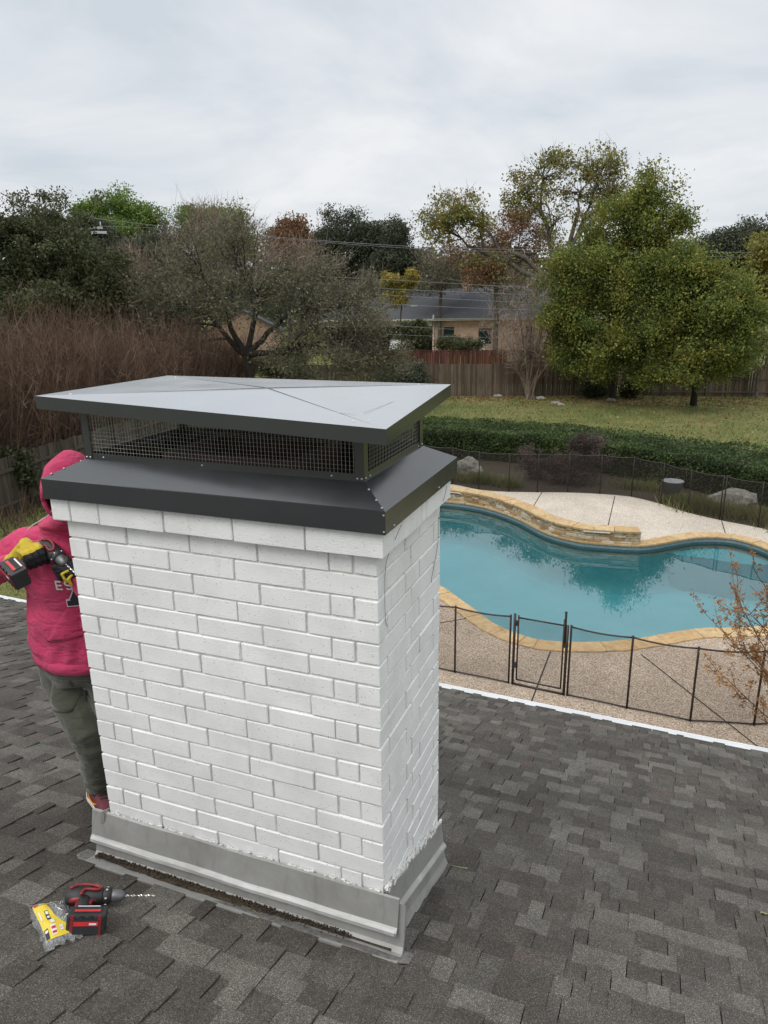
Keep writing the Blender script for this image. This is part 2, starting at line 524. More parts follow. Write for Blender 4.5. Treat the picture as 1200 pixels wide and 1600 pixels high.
dd = MB(); dd.loft(eave_strip([(-0.05, -0.0045), (0.0125, -0.0055), (0.0125, -0.035), (0.0105, -0.035), (0.0105, -0.0075), (-0.05, -0.0065)], X0 + 0.01, X1 - 0.01))
dd.build('drip_edge', 'gutter_white', house, fix=True)
ff = MB(); ff.loft(eave_strip([(-0.03, -0.03), (0.014, -0.03), (0.014, -0.20), (-0.03, -0.20)], X0 + 0.03, X1 - 0.03)); ff.build('fascia', 'trim_white', house, fix=True)
sf = MB(); sf.loft(eave_strip([(-0.60, -0.185), (-0.03, -0.185), (-0.03, -0.20), (-0.60, -0.20)], X0 + 0.03, X1 - 0.03)); sf.build('soffit', 'trim_white', house, fix=True)
wl = MB(); wl.span((X0 + 0.3, -5.6, 0.0), (X1 - 0.3, 3.1, 2.43)); wl.build('wall', 'wall_brick_plain', house)
bk = MB(); r0 = roofp(X0, V0); r1 = roofp(X1, V0)
bk.add([r0 + Vector((0, 0.01, -0.002)), r1 + Vector((0, 0.01, -0.002)), (X1, -6.2, r0.z - 1.3), (X0, -6.2, r0.z - 1.3),
        r0 + Vector((0, 0.01, -0.16)), r1 + Vector((0, 0.01, -0.16)), (X1, -6.2, r0.z - 1.46), (X0, -6.2, r0.z - 1.46)],
       [(0, 3, 2, 1), (4, 5, 6, 7), (0, 1, 5, 4), (2, 3, 7, 6), (1, 2, 6, 5), (3, 0, 4, 7)])
bk.build('back_roof', 'shingle', house, fix=True)

# ---------------------------------------------------------------- chimney: every brick its own piece
PITCHZ = 0.0731
Pm = PITCHZ
Wc, Dc = 15.95 * Pm, 8.59 * Pm
chim = thing('chimney', 'white painted brick chimney standing through the shingle roof', 'chimney')
core = MB()
core.span((-Wc + 0.0068, 0.0068, 3.6), (-0.0068, Dc - 0.0068, ZO + Pm - 0.004))
core.build('mortar', 'painted_mortar', chim)
J = 0.0072
rng = random.Random(11)
odd_f = [-15.95, -12.5, -9.03, -5.55, -2.17, -1.07, 0]
even_f = [-15.95, -14.87, -13.73, -10.22, -6.78, -3.33, 0]
odd_r = [0, 3.31, 5.31, 8.59]
even_r = [0, 1.05, 4.13, 7.6, 8.59]
BD = 1.05
meshes = {}
def brick(lo, hi, parent, stuff=None):
    lo = Vector(lo); hi = Vector(hi)
    jx, jy, jz = (rng.uniform(-0.0012, 0.0012) for _ in range(3))
    c = (lo + hi) / 2 + Vector((jx, jy + rng.uniform(-0.0016, 0.0016), jz))
    h = (hi - lo) / 2
    if stuff is not None:
        stuff.cbox(c - h, c + h, 0.002); return
    key = tuple(round(q, 4) for q in h) + (rng.randrange(3),)
    if key not in meshes:
        b = MB().cbox(-h, h, 0.0016 + 0.0006 * key[3])
        b.v = [tuple(Vector(p) + Vector((rng.uniform(-1, 1), rng.uniform(-1, 1), rng.uniform(-1, 1))) * 0.0011) for p in b.v]
        me = b.mesh('brick')
        bm = bmesh.new(); bm.from_mesh(me); bmesh.ops.recalc_face_normals(bm, faces=bm.faces); bm.to_mesh(me); bm.free()
        me.materials.append(MATS['painted_brick']); meshes[key] = me
    o = link('brick', meshes[key], None, parent); o.location = c
    o.rotation_euler = (rng.uniform(-0.004, 0.004), rng.uniform(-0.003, 0.003), rng.uniform(-0.004, 0.004))
hid = MB()
for k in range(1, 23):
    zt = ZO - (k - 1) * Pm - J / 2; zb = ZO - k * Pm + J / 2
    odd = k % 2 == 1
    fx = odd_f if odd else even_f; ry = odd_r if odd else even_r
    h = J / 2
    for i in range(6):                                     # front face, the last one turns the corner
        a, b = fx[i] * Pm, fx[i + 1] * Pm
        d = BD * Pm
        if i == 5: d = ry[1] * Pm - h
        if i == 0 and not odd: d = 3.31 * Pm
        a2 = a + (h if i else 0); b2 = b - (h if i < 5 else 0)
        brick((a2, 0, zb), (b2, d, zt), chim, hid if k > 17 and i < 5 else None)
    for i in range(1, len(ry) - 1):                        # right face
        a, b = ry[i] * Pm, ry[i + 1] * Pm
        last = i == len(ry) - 2
        brick((-BD * Pm if not (last and odd) else -3.3 * Pm, a + h, zb), (0, b - (0 if last else h), zt), chim, hid if zt < 3.78 else None)
    if odd: lx = [1.05, 4.5, 7.9, 8.59]
    else: lx = [3.31, 6.0, 8.59]
    for i in range(len(lx) - 1):                           # left and back faces
        brick((-Wc, lx[i] * Pm + h, zb), (-Wc + BD * Pm, lx[i + 1] * Pm - h, zt), chim, hid)
    bx = [-14.8, -11.3, -7.8, -4.4, -3.4] if odd else [-14.8, -12.5, -9.0, -5.5, -2.0, -1.1]
    for i in range(len(bx) - 1):
        brick((bx[i] * Pm + h, Dc - BD * Pm, zb), (bx[i + 1] * Pm - h, Dc, zt), chim, hid)
hid.build('rear_brickwork', 'painted_brick', chim, fix=True, kind='stuff')
# corbelled course under the cap
OV = 0.030
cx = [-1.196, -1.1165, -0.992, -0.729, -0.470, -0.220, OV]
zb, zt = ZO + J / 2 - 0.003, ZO + Pm + 0.012
for i in range(6):
    a = cx[i] + (J / 2 if i else 0); b = cx[i + 1] - (J / 2 if i < 5 else 0)
    brick((a, -OV, zb), (b, 0.06 if i < 5 else 0.055, zt), chim)
cyb = [0.055, 0.325, 0.375, Dc + OV]
for i in range(3):
    brick((-0.06, cyb[i] + J / 2, zb), (OV, cyb[i + 1] - (J / 2 if i < 2 else 0), zt), chim)
hid2 = MB()
for i in range(2): brick((-1.196, 0.06 + J + i * 0.3, zb), (-1.11, 0.06 + (i + 1) * 0.295, zt), chim, hid2)
for i in range(4): brick((-1.196 + i * 0.284, Dc - 0.05, zb), (-1.196 + (i + 1) * 0.284 - J, Dc + OV, zt), chim, hid2)
hid2.build('rear_corbel', 'painted_brick', chim, fix=True, kind='stuff')
cm = MB(); cm.span((-1.188, -OV + 0.007, ZO + 0.004), (OV - 0.007, Dc + OV - 0.007, ZO + Pm)); cm.build('corbel_mortar', 'painted_mortar', chim)
# lumps of old mortar where the bricks meet the flashing
lm = MB(); rg = random.Random(5)
for i in range(150):
    x = rg.uniform(-1.16, 0.0); s = rg.uniform(0.002, 0.0055)
    lm.box((x, -0.007 + rg.uniform(-0.003, 0.003), 4.221 + rg.uniform(-0.006, 0.006)), (s * rg.uniform(1.5, 5), s * 1.4, s * 1.2), Matrix.Rotation(rg.uniform(-0.5, 0.5), 3, 'Y'))
for i in range(190):
    y = rg.uniform(0.0, Dc); s = rg.uniform(0.003, 0.008)
    lm.box((0.006 + rg.uniform(-0.004, 0.006), y, 4.232 - 0.353 * y + rg.uniform(-0.012, 0.012)), (s * 1.4, s * rg.uniform(1.5, 4), s * 1.3), Matrix.Rotation(rg.uniform(0, 0.7), 3, 'X'))
lm.build('mortar_smear', 'painted_mortar', chim, kind='stuff')

# ---------------------------------------------------------------- flashing round the foot of the chimney
fl = thing('flashing', 'weathered grey sheet metal flashing around the foot of the white chimney', 'flashing')
def extr_x(prof, x0, x1, n=14, wob=0.0, seed=1):
    rr = []
    for i in range(n + 1):
        x = x0 + (x1 - x0) * i / n
        rr.append([Vector((x, p[0] + wob * mnoise.noise(Vector((x * 4, seed, j * 0.4))), p[1] + wob * mnoise.noise(Vector((x * 3, seed + 5, j * 0.4))))) for j, p in enumerate(prof)])
    return rr
cf = MB().loft(extr_x([(-0.010, 4.226), (-0.019, 4.224), (-0.040, 4.126), (-0.052, 4.116), (-0.055, 4.106), (-0.050, 4.103), (-0.034, 4.122), (-0.012, 4.214)], -1.236, 0.062, 16, 0.0035, 2))
cf.build('counter_flashing', 'flashing_metal', fl, fix=True)
lp = MB().loft(extr_x([(-0.041, 4.124), (-0.0545, 4.115), (-0.0575, 4.105), (-0.0545, 4.1045)], -1.230, 0.056, 16, 0.0035, 2))
lp.build('hem', 'flashing_hem', fl, fix=True)
bf = MB().loft(extr_x([(-0.014, 4.205), (-0.030, 4.12), (-0.044, 4.055), (-0.056, 4.040), (-0.110, 4.0585), (-0.118, 4.0615), (-0.117, 4.0525), (-0.056, 4.031), (-0.040, 4.040), (-0.012, 4.12)], -1.222, 0.084, 18, 0.0025, 7))
bf.build('base_flashing', 'flashing_metal', fl, fix=True)
def extr_y(prof, y0, y1, n=10, wob=0.0, seed=1):
    rr = []
    for i in range(n + 1):
        y = y0 + (y1 - y0) * i / n
        rr.append([Vector((p[0] + wob * mnoise.noise(Vector((y * 5, seed, j * 0.5))), y, p[1] - 0.353 * y + wob * mnoise.noise(Vector((y * 4, seed + 4, j * 0.5))))) for j, p in enumerate(prof)])
    return rr
sfm = MB().loft(extr_y([(0.004, 4.238), (0.010, 4.236), (0.022, 4.135), (0.032, 4.122), (0.034, 4.112), (0.029, 4.110), (0.018, 4.130), (0.003, 4.228)], 0.002, Dc + 0.012, 10, 0.003, 3))
sfm.build('side_flashing', 'flashing_metal', fl, fix=True)
sfh = MB().loft(extr_y([(0.0235, 4.134), (0.0345, 4.121), (0.0365, 4.111), (0.0345, 4.1105)], 0.004, Dc + 0.010, 10, 0.003, 3))
sfh.build('hem', 'flashing_hem', fl, fix=True)
sfb = MB().loft(extr_y([(0.006, 4.20), (0.017, 4.11), (0.028, 4.050), (0.038, 4.026), (0.042, 4.016), (0.035, 4.006), (0.024, 4.020), (0.005, 4.10)], -0.012, Dc + 0.02, 10, 0.003, 9))
sfb.build('side_base', 'flashing_metal', fl, fix=True)
for sx, nm in ((-1.0, 0),):
    lf = MB().loft([[Vector((-Wc - (p[0]), p.y, p.z)) for p in r] for r in extr_y([(0.006, 4.232), (0.014, 4.230), (0.050, 4.06), (0.066, 4.02), (0.058, 4.01), (0.004, 4.2)], -0.03, Dc + 0.05, 8, 0.003, 13)])
    lf.build('side_flashing', 'flashing_metal', fl, fix=True)
# roofing mastic and debris lying in the pan
ms = MB(); rg = random.Random(9)
rr = []
for i in range(41):
    x = -1.285 + 1.405 * i / 40
    w = 0.112 + 0.014 * mnoise.noise(Vector((x * 5, 2, 0))) + 0.012 * mnoise.noise(Vector((x * 19, 4, 0)))
    if i in (0, 40): w *= 0.8
    a = roofp(x, -0.035, 0.0105); b = roofp(x, -w * CS + 0.012, 0.0125); c = roofp(x, -w * CS, 0.009); 
    rr.append([a, b, c, roofp(x, -0.035, 0.004)])
ms.loft(rr); ms.build('mastic_pan', 'mastic', fl, fix=True)
db = MB(); rr = []
for i in range(61):
    x = -1.20 + 1.245 * i / 60
    w = 0.020 * (0.35 + 0.8 * math.sin(math.pi * min(1, i / 42))) + 0.008 * mnoise.noise(Vector((x * 14, 9, 0)))
    tp = max(0.05, 1 - max(0, i - 34) / 20); w *= tp
    h = (0.014 + 0.006 * mnoise.noise(Vector((x * 22, 1, 3)))) * tp
    rr.append([roofp(x, -0.046, 0.020), roofp(x, -0.060, 0.020 + h * 0.3), roofp(x, -0.060 - w, 0.020 + h * 0.15), roofp(x, -0.066 - w * 1.15, 0.0135), roofp(x, -0.046, 0.006)])
db.loft(rr)
for i in range(1500):
    x = -1.2 + 1.1 * rg.random() ** 1.3; s = rg.uniform(0.0015, 0.0045)
    p = roofp(x, -0.055 - abs(rg.gauss(0, 0.016)), 0.019 + rg.uniform(0, 0.009))
    db.box(p, (s * rg.uniform(0.8, 2.4), s, s), Matrix.Rotation(rg.uniform(0, 3), 3, 'Z'))
db.build('debris', 'debris', fl, fix=True, kind='stuff')

# ---------------------------------------------------------------- chimney cap
cap = thing('chimney_cowl', 'dark grey metal chimney cap with hipped lid and wire mesh sides', 'cap', (-0.57, 0.31, 5.5))
cap.location = (0, 0, 0)
SX0, SX1, SY0, SY1 = -1.203, 0.046, -0.048, 0.690
zs0, zs1, zs2 = 5.521, 5.592, 5.652
IX0, IX1, IY0, IY1 = -1.066, -0.045, 0.024, 0.560
sk = MB()
def rect(x0, x1, y0, y1, z): return [Vector((x0, y0, z)), Vector((x1, y0, z)), Vector((x1, y1, z)), Vector((x0, y1, z))]
sk.loft([rect(SX0 + 0.0015, SX1 - 0.0015, SY0 + 0.0015, SY1 - 0.0015, zs0), rect(SX0, SX1, SY0, SY1, zs0 + 0.001), rect(SX0, SX1, SY0, SY1, zs1 - 0.002), rect(SX0 + 0.003, SX1 - 0.003, SY0 + 0.003, SY1 - 0.003, zs1),
         rect(IX0 - 0.002, IX1 + 0.002, IY0 - 0.002, IY1 + 0.002, zs2), rect(IX0 + 0.02, IX1 - 0.02, IY0 + 0.02, IY1 - 0.02, zs2 + 0.001), rect(IX0 + 0.02, IX1 - 0.02, IY0 + 0.02, IY1 - 0.02, zs2 - 0.004),
         rect(SX0 + 0.004, SX1 - 0.004, SY0 + 0.004, SY1 - 0.004, zs1 - 0.006), rect(SX0 + 0.0025, SX1 - 0.0025, SY0 + 0.0025, SY1 - 0.0025, zs0)], caps=False)
sk.build('skirt', 'cap_metal', cap, fix=True)
# lid: slightly racked, as it was fitted
FLc, FRc, BRc, BLc = Vector((-1.218, -0.005, 5.8625)), Vector((0.080, -0.120, 5.836)), Vector((0.003, 0.745, 5.848)), Vector((-1.252, 0.745, 5.850))
PK = Vector((-0.525, 0.33, 5.868))
def lid_z(x, y):
    u = (x + 1.17) / 1.2; w = (y + 0.085) / 0.8
    return (FLc.z * (1 - u) + FRc.z * u) * (1 - w) + (BLc.z * (1 - u) + BRc.z * u) * w
ld = MB(); Dn = Vector((0, 0, -0.042)); cs = [FLc, FRc, BRc, BLc]; cen = sum(cs, Vector()) / 4
inn = [c + (cen - c).normalized() * 0.02 for c in cs]
r1 = [c + Vector((0, 0, -0.0015)) for c in cs]
r2 = [c + Dn for c in cs]; r3 = [c + Dn for c in inn]; r4 = [c + Dn * 0.85 for c in inn]
o = len(ld.v)
ld.v += [tuple(p) for p in [PK] + cs + r2 + r3 + r4 + [PK + Vector((0, 0, -0.03))]]
for k in range(4):
    a, b = k, (k + 1) % 4
    ld.f += [(5 + a, 9 + a, 9 + b, 5 + b), (9 + a, 13 + a, 13 + b, 9 + b), (13 + a, 17, 13 + b), (1 + a, 5 + a, 5 + b, 1 + b)]
ld.build('lid_edge', 'cap_metal', cap, fix=True)
# the sheet itself, a touch buckled between the folds
lt = MB(); NS = 14
def lid_top(a, b, u, w):
    p = PK.lerp(a, u).lerp(PK.lerp(b, u), w)
    e = min(1.0, 4 * (1 - u)) * min(1.0, 5 * w, 5 * (1 - w)) * min(1.0, u * 4)
    p.z += 0.0022 * e * mnoise.noise(Vector((p.x * 5.0, p.y * 5.0, 3.0))) + 0.0007
    return p
for k in range(4):
    a, b = cs[k], cs[(k + 1) % 4]; o = len(lt.v)
    for i in range(NS + 1):
        for j in range(NS + 1): lt.v.append(tuple(lid_top(a, b, 0.002 + 0.998 * i / NS, j / NS)))
    for i in range(NS):
        for j in range(NS):
            e = o + i * (NS + 1) + j; lt.f.append((e, e + NS + 1, e + NS + 2, e + 1))
lt.build('lid', 'cap_lid_sheen', cap, fix=True)
# raised standing creases along the hips
for c in cs:
    d = (PK - c)
    side = Vector((-d.y, d.x, 0)).normalized() * 0.0022
    up = Vector((0, 0, 0.0032))
    MB().add([c + side * 0.2, c - side * 0.2, PK - side, PK + side, c + up * 0.2, PK + up], [(0, 2, 1), (0, 3, 2), (0, 4, 5, 3), (1, 2, 5, 4), (2, 3, 5)]).build('hip_crease', 'cap_metal', cap, fix=True)
pw = 0.030
for (x, y) in ((IX0, IY0), (IX1 - pw, IY0), (IX1 - pw, IY1 - pw), (IX0, IY1 - pw)):
    zt = lid_z(x, y) - 0.012
    sxn = 1 if x == IX0 else -1; syn = 1 if y == IY0 else -1
    cx_, cy_ = (x if sxn > 0 else x + pw), (y if syn > 0 else y + pw)
    b = MB()
    b.span((min(cx_, cx_ + sxn * pw), min(cy_, cy_ + syn * 0.002), zs2 - 0.002), (max(cx_, cx_ + sxn * pw), max(cy_, cy_ + syn * 0.002), zt))
    b.span((min(cx_, cx_ + sxn * 0.002), min(cy_ + syn * 0.002, cy_ + syn * pw), zs2 - 0.002), (max(cx_, cx_ + sxn * 0.002), max(cy_ + syn * 0.002, cy_ + syn * pw), zt))
    b.build('post', 'cap_metal', cap)
rt = 0.021
for nm, a, b in (('f', (IX0 + pw, IY0 + 0.0022, zs2 - 0.001), (IX1 - pw, IY0 + 0.004, zs2 + rt)), ('b', (IX0 + pw, IY1 - 0.004, zs2 - 0.001), (IX1 - pw, IY1 - 0.0022, zs2 + rt)),
                 ('l', (IX0 + 0.0022, IY0 + pw, zs2 - 0.001), (IX0 + 0.004, IY1 - pw, zs2 + rt)), ('r', (IX1 - 0.004, IY0 + pw, zs2 - 0.001), (IX1 - 0.0022, IY1 - pw, zs2 + rt))):
    MB().span(a, b).build('bottom_rail', 'cap_metal', cap)
# hardware cloth on the four sides: half-inch woven wire
wr = 0.00055; cell = 0.0127
def wire_side(p0, p1, nrm):
    p0, p1 = Vector(p0), Vector(p1); L = (p1 - p0).length; d = (p1 - p0) / L
    b = MB(); n = int(L / cell)
    for i in range(n + 1):
        q = p0 + d * (i * cell) + nrm * (0.0008 if i % 2 else 0)
        zt = lid_z(q.x, q.y) - 0.02
        b.box((q + Vector((0, 0, 0))) * 1.0 + Vector((0, 0, (zt - q.z) / 2)), (wr * 1.8, wr * 1.8, zt - q.z))
    for j in range(16):
        z = p0.z + 0.006 + j * cell
        if z > 5.86: break
        a, c = p0.copy(), p1.copy()
        a.z = c.z = z
        b.tube([a, (a + c) / 2 + Vector((0, 0, -0.0015)), c], wr, 4)
    b.build('wire_screen', 'screen_wire', cap, kind='stuff')
wire_side((IX0 + 0.02, IY0 + 0.007, zs2 + 0.012), (IX1 - 0.02, IY0 + 0.007, zs2 + 0.012), Vector((0, 1, 0)))
wire_side((IX0 + 0.02, IY1 - 0.007, zs2 + 0.012), (IX1 - 0.02, IY1 - 0.007, zs2 + 0.012), Vector((0, 1, 0)))
wire_side((IX0 + 0.007, IY0 + 0.02, zs2 + 0.012), (IX0 + 0.007, IY1 - 0.02, zs2 + 0.012), Vector((1, 0, 0)))
wire_side((IX1 - 0.007, IY0 + 0.02, zs2 + 0.012), (IX1 - 0.007, IY1 - 0.02, zs2 + 0.012), Vector((1, 0, 0)))
# crown and flue inside the cap
cw = MB(); cw.span((IX0 - 0.05, IY0 - 0.03, zs0 + 0.02), (IX1 + 0.05, IY1 + 0.05, zs0 + 0.055)); cw.build('crown', 'flue_black', chim)
fb = MB()
for a, b in (((-0.82, 0.12, 5.57), (-0.795, 0.47, 5.672)), ((-0.345, 0.12, 5.57), (-0.32, 0.47, 5.672)), ((-0.795, 0.12, 5.57), (-0.345, 0.145, 5.672)), ((-0.795, 0.445, 5.57), (-0.345, 0.47, 5.672))):
    fb.span(a, b)
fb.build('flue_tile', 'flue_clay', chim)
# screw heads
def screw(p, n, r=0.0042):
    n = Vector(n).normalized(); u = n.orthogonal().normalized(); w = n.cross(u)
    rings = []
    for rr_, h in ((1.0, -0.0005), (1.0, 0.0012), (0.6, 0.0026), (0.05, 0.003)):
        rings.append([Vector(p) + (u * math.cos(a) + w * math.sin(a)) * r * rr_ + n * h for a in [k * math.pi / 4 for k in range(8)]])
    MB().loft(rings).build('screw', 'screw_steel', cap, fix=True)
for x, y, s in ((IX0 + 0.008, IY0, 1), (IX0 + 0.022, IY0, 1), (IX1 - 0.008, IY0, -1), (IX1 - 0.022, IY0, -1)):
    screw((x, y - 0.0003, zs2 + 0.008), (0, -1, 0), 0.0032)
for x in (-0.99, -0.60, -0.15): screw((x, IY0 + 0.0018, zs2 + 0.010), (0, -1, 0), 0.0032)
for y in (IY0 + 0.01, IY0 + 0.04, IY1 - 0.05, IY1 - 0.01): screw((IX1 + 0.0003, y, zs2 + 0.009), (1, 0, 0), 0.0032)
def skirt_pt(k, t):
    a = [Vector((SX0, SY0, zs1)), Vector((SX1, SY0, zs1)), Vector((SX1, SY1, zs1)), Vector((SX0, SY1, zs1))][k]
    b = [Vector((IX0, IY0, zs2)), Vector((IX1, IY0, zs2)), Vector((IX1, IY1, zs2)), Vector((IX0, IY1, zs2))][k]
    return a.lerp(b, t)
for k, ts in ((0, (0.22, 0.5, 0.88)), (1, (0.10, 0.36, 0.72))):
    for t in ts: screw(skirt_pt(k, t) + Vector((0.004 if k == 0 else -0.004, 0, 0.001)), (0, -0.5, 1), 0.0034)
for z in (zs0 + 0.010, zs1 - 0.012): screw((SX1 - 0.005, SY0 - 0.0003, z), (0, -1, 0), 0.003)
screw((SX1 + 0.0003, 0.46, zs0 + 0.012), (1, 0, 0), 0.003); screw((SX1 + 0.0003, 0.02, zs0 + 0.010), (1, 0, 0), 0.003)
for c, e in ((FRc, BRc), (FRc, FLc), (BRc, FRc), (BRc, BLc), (FLc, BLc), (BLc, FLc)):
    q = c.lerp(PK, 0.13).lerp(e.lerp(PK, 0.13), 0.035)
    screw(q + Vector((0, 0, 0.0006)), (0, 0, 1), 0.0042)

# two thin cables down the right side of the chimney
def cable(name, label, pts, r=0.0008):
    MB().tube(catmull(pts, 6), r, 5).build(name, 'cap_metal_dark', None, True, label=label, category='cable')
cable('cable', 'thin dark cable hanging down the near end of the chimney side wall', [(0.049, 0.075, 5.516), (0.034, 0.072, 5.48), (0.005, 0.060, 5.40), (0.006, 0.040, 5.30), (0.004, 0.048, 5.215), (0.004, 0.062, 5.185)])
cable('cable', 'thin dark cable hanging down the far end of the chimney side wall', [(0.049, 0.545, 5.516), (0.036, 0.56, 5.47), (0.004, 0.60, 5.38), (0.005, 0.585, 5.28), (0.004, 0.52, 5.18), (0.004, 0.515, 5.155)])
# ---------------------------------------------------------------- garden: lawn, deck, pool, fences, hedge
def m_lawn():
    t = NT('lawn'); w = t.pos('World')
    big = t.noise(w, 0.22, 5, 0.6); fine = t.noise(w, 22, 5, 0.75)
    c = t.ramp(big, [(0.30, (0.098, 0.130, 0.034)), (0.48, (0.158, 0.176, 0.054)), (0.62, (0.205, 0.195, 0.074)), (0.75, (0.125, 0.155, 0.044))])
    f = t.ramp(fine, [(0.25, 0.55), (0.5, 0.95), (0.75, 1.45)])
    c = t.mix(1.0, c, f, 'MULTIPLY')
    p = t.ramp(t.noise(w, 2.6, 4, 0.7), [(0.52, 0.0), (0.72, 0.6)])
    c = t.mix(p, c, (0.15, 0.115, 0.055))
    t.set(Base_Color=c, Roughness=0.95, Specular_IOR_Level=0.2); t.bump(fine, 1.0, 0.05)
m_lawn()
def m_aggregate(name, stops, stain):
    t = NT(name); w = t.pos('World')
    v1 = t.n('ShaderNodeTexVoronoi'); v1.inputs['Scale'].default_value = 62; t.l(w, v1.inputs['Vector'])
    sep = t.n('ShaderNodeSeparateColor'); t.l(v1.outputs['Color'], sep.inputs[0])
    c = t.ramp(sep.outputs[0], stops)
    edge = t.ramp(v1.outputs['Distance'], [(0.30, 1.0), (0.62, 0.52)])
    c = t.mix(1.0, c, edge, 'MULTIPLY')
    s = t.ramp(t.noise(w, 0.8, 5, 0.6), [(0.3, 0.86), (0.7, 1.10)])
    c = t.mix(1.0, c, s, 'MULTIPLY')
    d = t.ramp(t.noise(w, 0.45, 4, 0.65), [(0.55, 0.0), (0.75, 0.35)])
    c = t.mix(d, c, stain)
    t.set(Base_Color=c, Roughness=0.85); t.bump(v1.outputs['Distance'], -0.7, 0.012)
m_aggregate('aggregate_near', [(0.0, (0.25, 0.165, 0.105)), (0.3, (0.43, 0.31, 0.215)), (0.6, (0.53, 0.42, 0.31)), (0.85, (0.63, 0.55, 0.45)), (1.0, (0.37, 0.25, 0.16))], (0.40, 0.31, 0.25))
m_aggregate('aggregate_far', [(0.0, (0.42, 0.33, 0.24)), (0.3, (0.68, 0.58, 0.47)), (0.65, (0.80, 0.74, 0.64)), (1.0, (0.60, 0.48, 0.36))], (0.45, 0.40, 0.33))
def m_stone(name, a, b, c_):
    t = NT(name); w = t.pos('World'); r = t.rnd()
    base = t.ramp(r, [(0.0, a), (0.45, b), (0.8, c_), (1.0, a)])
    n = t.ramp(t.noise(w, 9, 6, 0.7, 0.5), [(0.3, 0.70), (0.7, 1.22)])
    c = t.mix(1.0, base, n, 'MULTIPLY')
    iron = t.ramp(t.noise(w, 3.2, 4, 0.6, 0.8), [(0.52, 0.0), (0.72, 0.75)])
    c = t.mix(iron, c, (0.36, 0.19, 0.065))
    t.set(Base_Color=c, Roughness=0.85); t.bump(t.noise(w, 26, 5, 0.7), 0.6, 0.02)
m_stone('coping_stone', (0.44, 0.29, 0.135), (0.52, 0.37, 0.20), (0.47, 0.33, 0.17))
m_stone('ledge_stone', (0.40, 0.25, 0.11), (0.62, 0.53, 0.40), (0.30, 0.19, 0.095))
simple('stone_grout', (0.26, 0.22, 0.16), 0.95, 0.2, 20)
simple('spillway_white', (0.72, 0.70, 0.66), 0.7, 0.1, 20)
def m_plaster():
    t = NT('pool_plaster'); w = t.pos('World')
    c = t.ramp(t.noise(w, 1.1, 6, 0.65), [(0.3, (0.38, 0.63, 0.67)), (0.7, (0.46, 0.71, 0.745))])
    t.set(Base_Color=c, Roughness=0.8)
m_plaster()
simple('waterline_tile', (0.20, 0.26, 0.27), 0.35, 0.25, 25, 'World')
def m_water():
    t = NT('pool_water'); w = t.pos('World', (1, 1, 1))
    t.t.nodes.remove(t.b)
    gl = t.n('ShaderNodeBsdfGlossy'); gl.inputs['Roughness'].default_value = 0.004
    gl.inputs['Color'].default_value = (1, 1, 1, 1)
    tr = t.n('ShaderNodeBsdfTransparent'); tr.inputs['Color'].default_value = (0.50, 0.90, 0.93, 1)
    fr = t.n('ShaderNodeFresnel'); fr.inputs['IOR'].default_value = 1.85
    bp = t.n('ShaderNodeBump'); bp.inputs['Strength'].default_value = 0.018; bp.inputs['Distance'].default_value = 0.03
    t.l(t.noise(w, 2.6, 3, 0.5), bp.inputs['Height'])
    t.l(bp.outputs[0], gl.inputs['Normal']); t.l(bp.outputs[0], fr.inputs['Normal'])
    mx = t.n('ShaderNodeMixShader'); t.l(fr.outputs[0], mx.inputs[0]); t.l(tr.outputs[0], mx.inputs[1]); t.l(gl.outputs[0], mx.inputs[2])
    t.l(mx.outputs[0], t.out.inputs['Surface'])
m_water()
def m_screen(name, opac, col):
    t = NT(name); t.t.nodes.remove(t.b)
    df = t.n('ShaderNodeBsdfDiffuse'); df.inputs['Color'].default_value = (*col, 1)
    tr = t.n('ShaderNodeBsdfTransparent')
    mx = t.n('ShaderNodeMixShader')
    w = t.pos('World')
    f = t.math('ADD', opac - 0.05, t.math('MULTIPLY', t.noise(w, 3, 3), 0.10))
    t.l(f, mx.inputs[0]); t.l(tr.outputs[0], mx.inputs[1]); t.l(df.outputs[0], mx.inputs[2])
    t.l(mx.outputs[0], t.out.inputs['Surface'])
m_screen('fence_screen_near', 0.24, (0.060, 0.045, 0.040))
m_screen('fence_screen_far', 0.50, (0.030, 0.026, 0.025))
simple('fence_pole', (0.022, 0.013, 0.010), 0.45, 0.2, 6)
simple('fence_hinge', (0.020, 0.020, 0.021), 0.5, 0.2, 6)
simple('mulch', (0.062, 0.046, 0.028), 0.98, 0.5, 14, 'World', bump=1.0, bscale=40)
simple('deck_joint', (0.035, 0.028, 0.022), 0.95)

# pool outline, seen from above, counter-clockwise from the near side
pool_ctrl = [(-1.06, 10.37), (-0.45, 10.47), (0.14, 10.71), (0.72, 11.07), (1.31, 11.55), (1.82, 11.88), (2.5, 12.15), (3.3, 12.65), (3.95, 13.6), (4.2, 14.9), (3.95, 16.1),
             (3.45, 17.05), (3.0, 17.55), (2.48, 17.76), (1.79, 17.55), (1.23, 17.06), (0.76, 16.62), (0.36, 16.40), (-0.33, 16.30), (-1.04, 16.29), (-1.92, 16.72), (-2.99, 17.84), (-4.2, 18.62),
             (-5.45, 18.78), (-6.6, 18.2), (-7.4, 17.0), (-7.4, 15.4), (-6.5, 14.0), (-5.0, 13.15), (-3.6, 12.30), (-2.73, 11.50), (-2.10, 10.87), (-1.64, 10.55)]
pool = catmull(pool_ctrl, 5, True)
npool = len(pool)
def offset(loop, d):
    r = []; m = len(loop)
    for i in range(m):
        t = (loop[(i + 1) % m] - loop[i - 1]).normalized()
        r.append(loop[i] + Vector((t.y, -t.x, 0)) * d)       # outward for a counter-clockwise loop
    return r
cop_out = offset(pool, 0.34)
hole = offset(pool, 0.10)
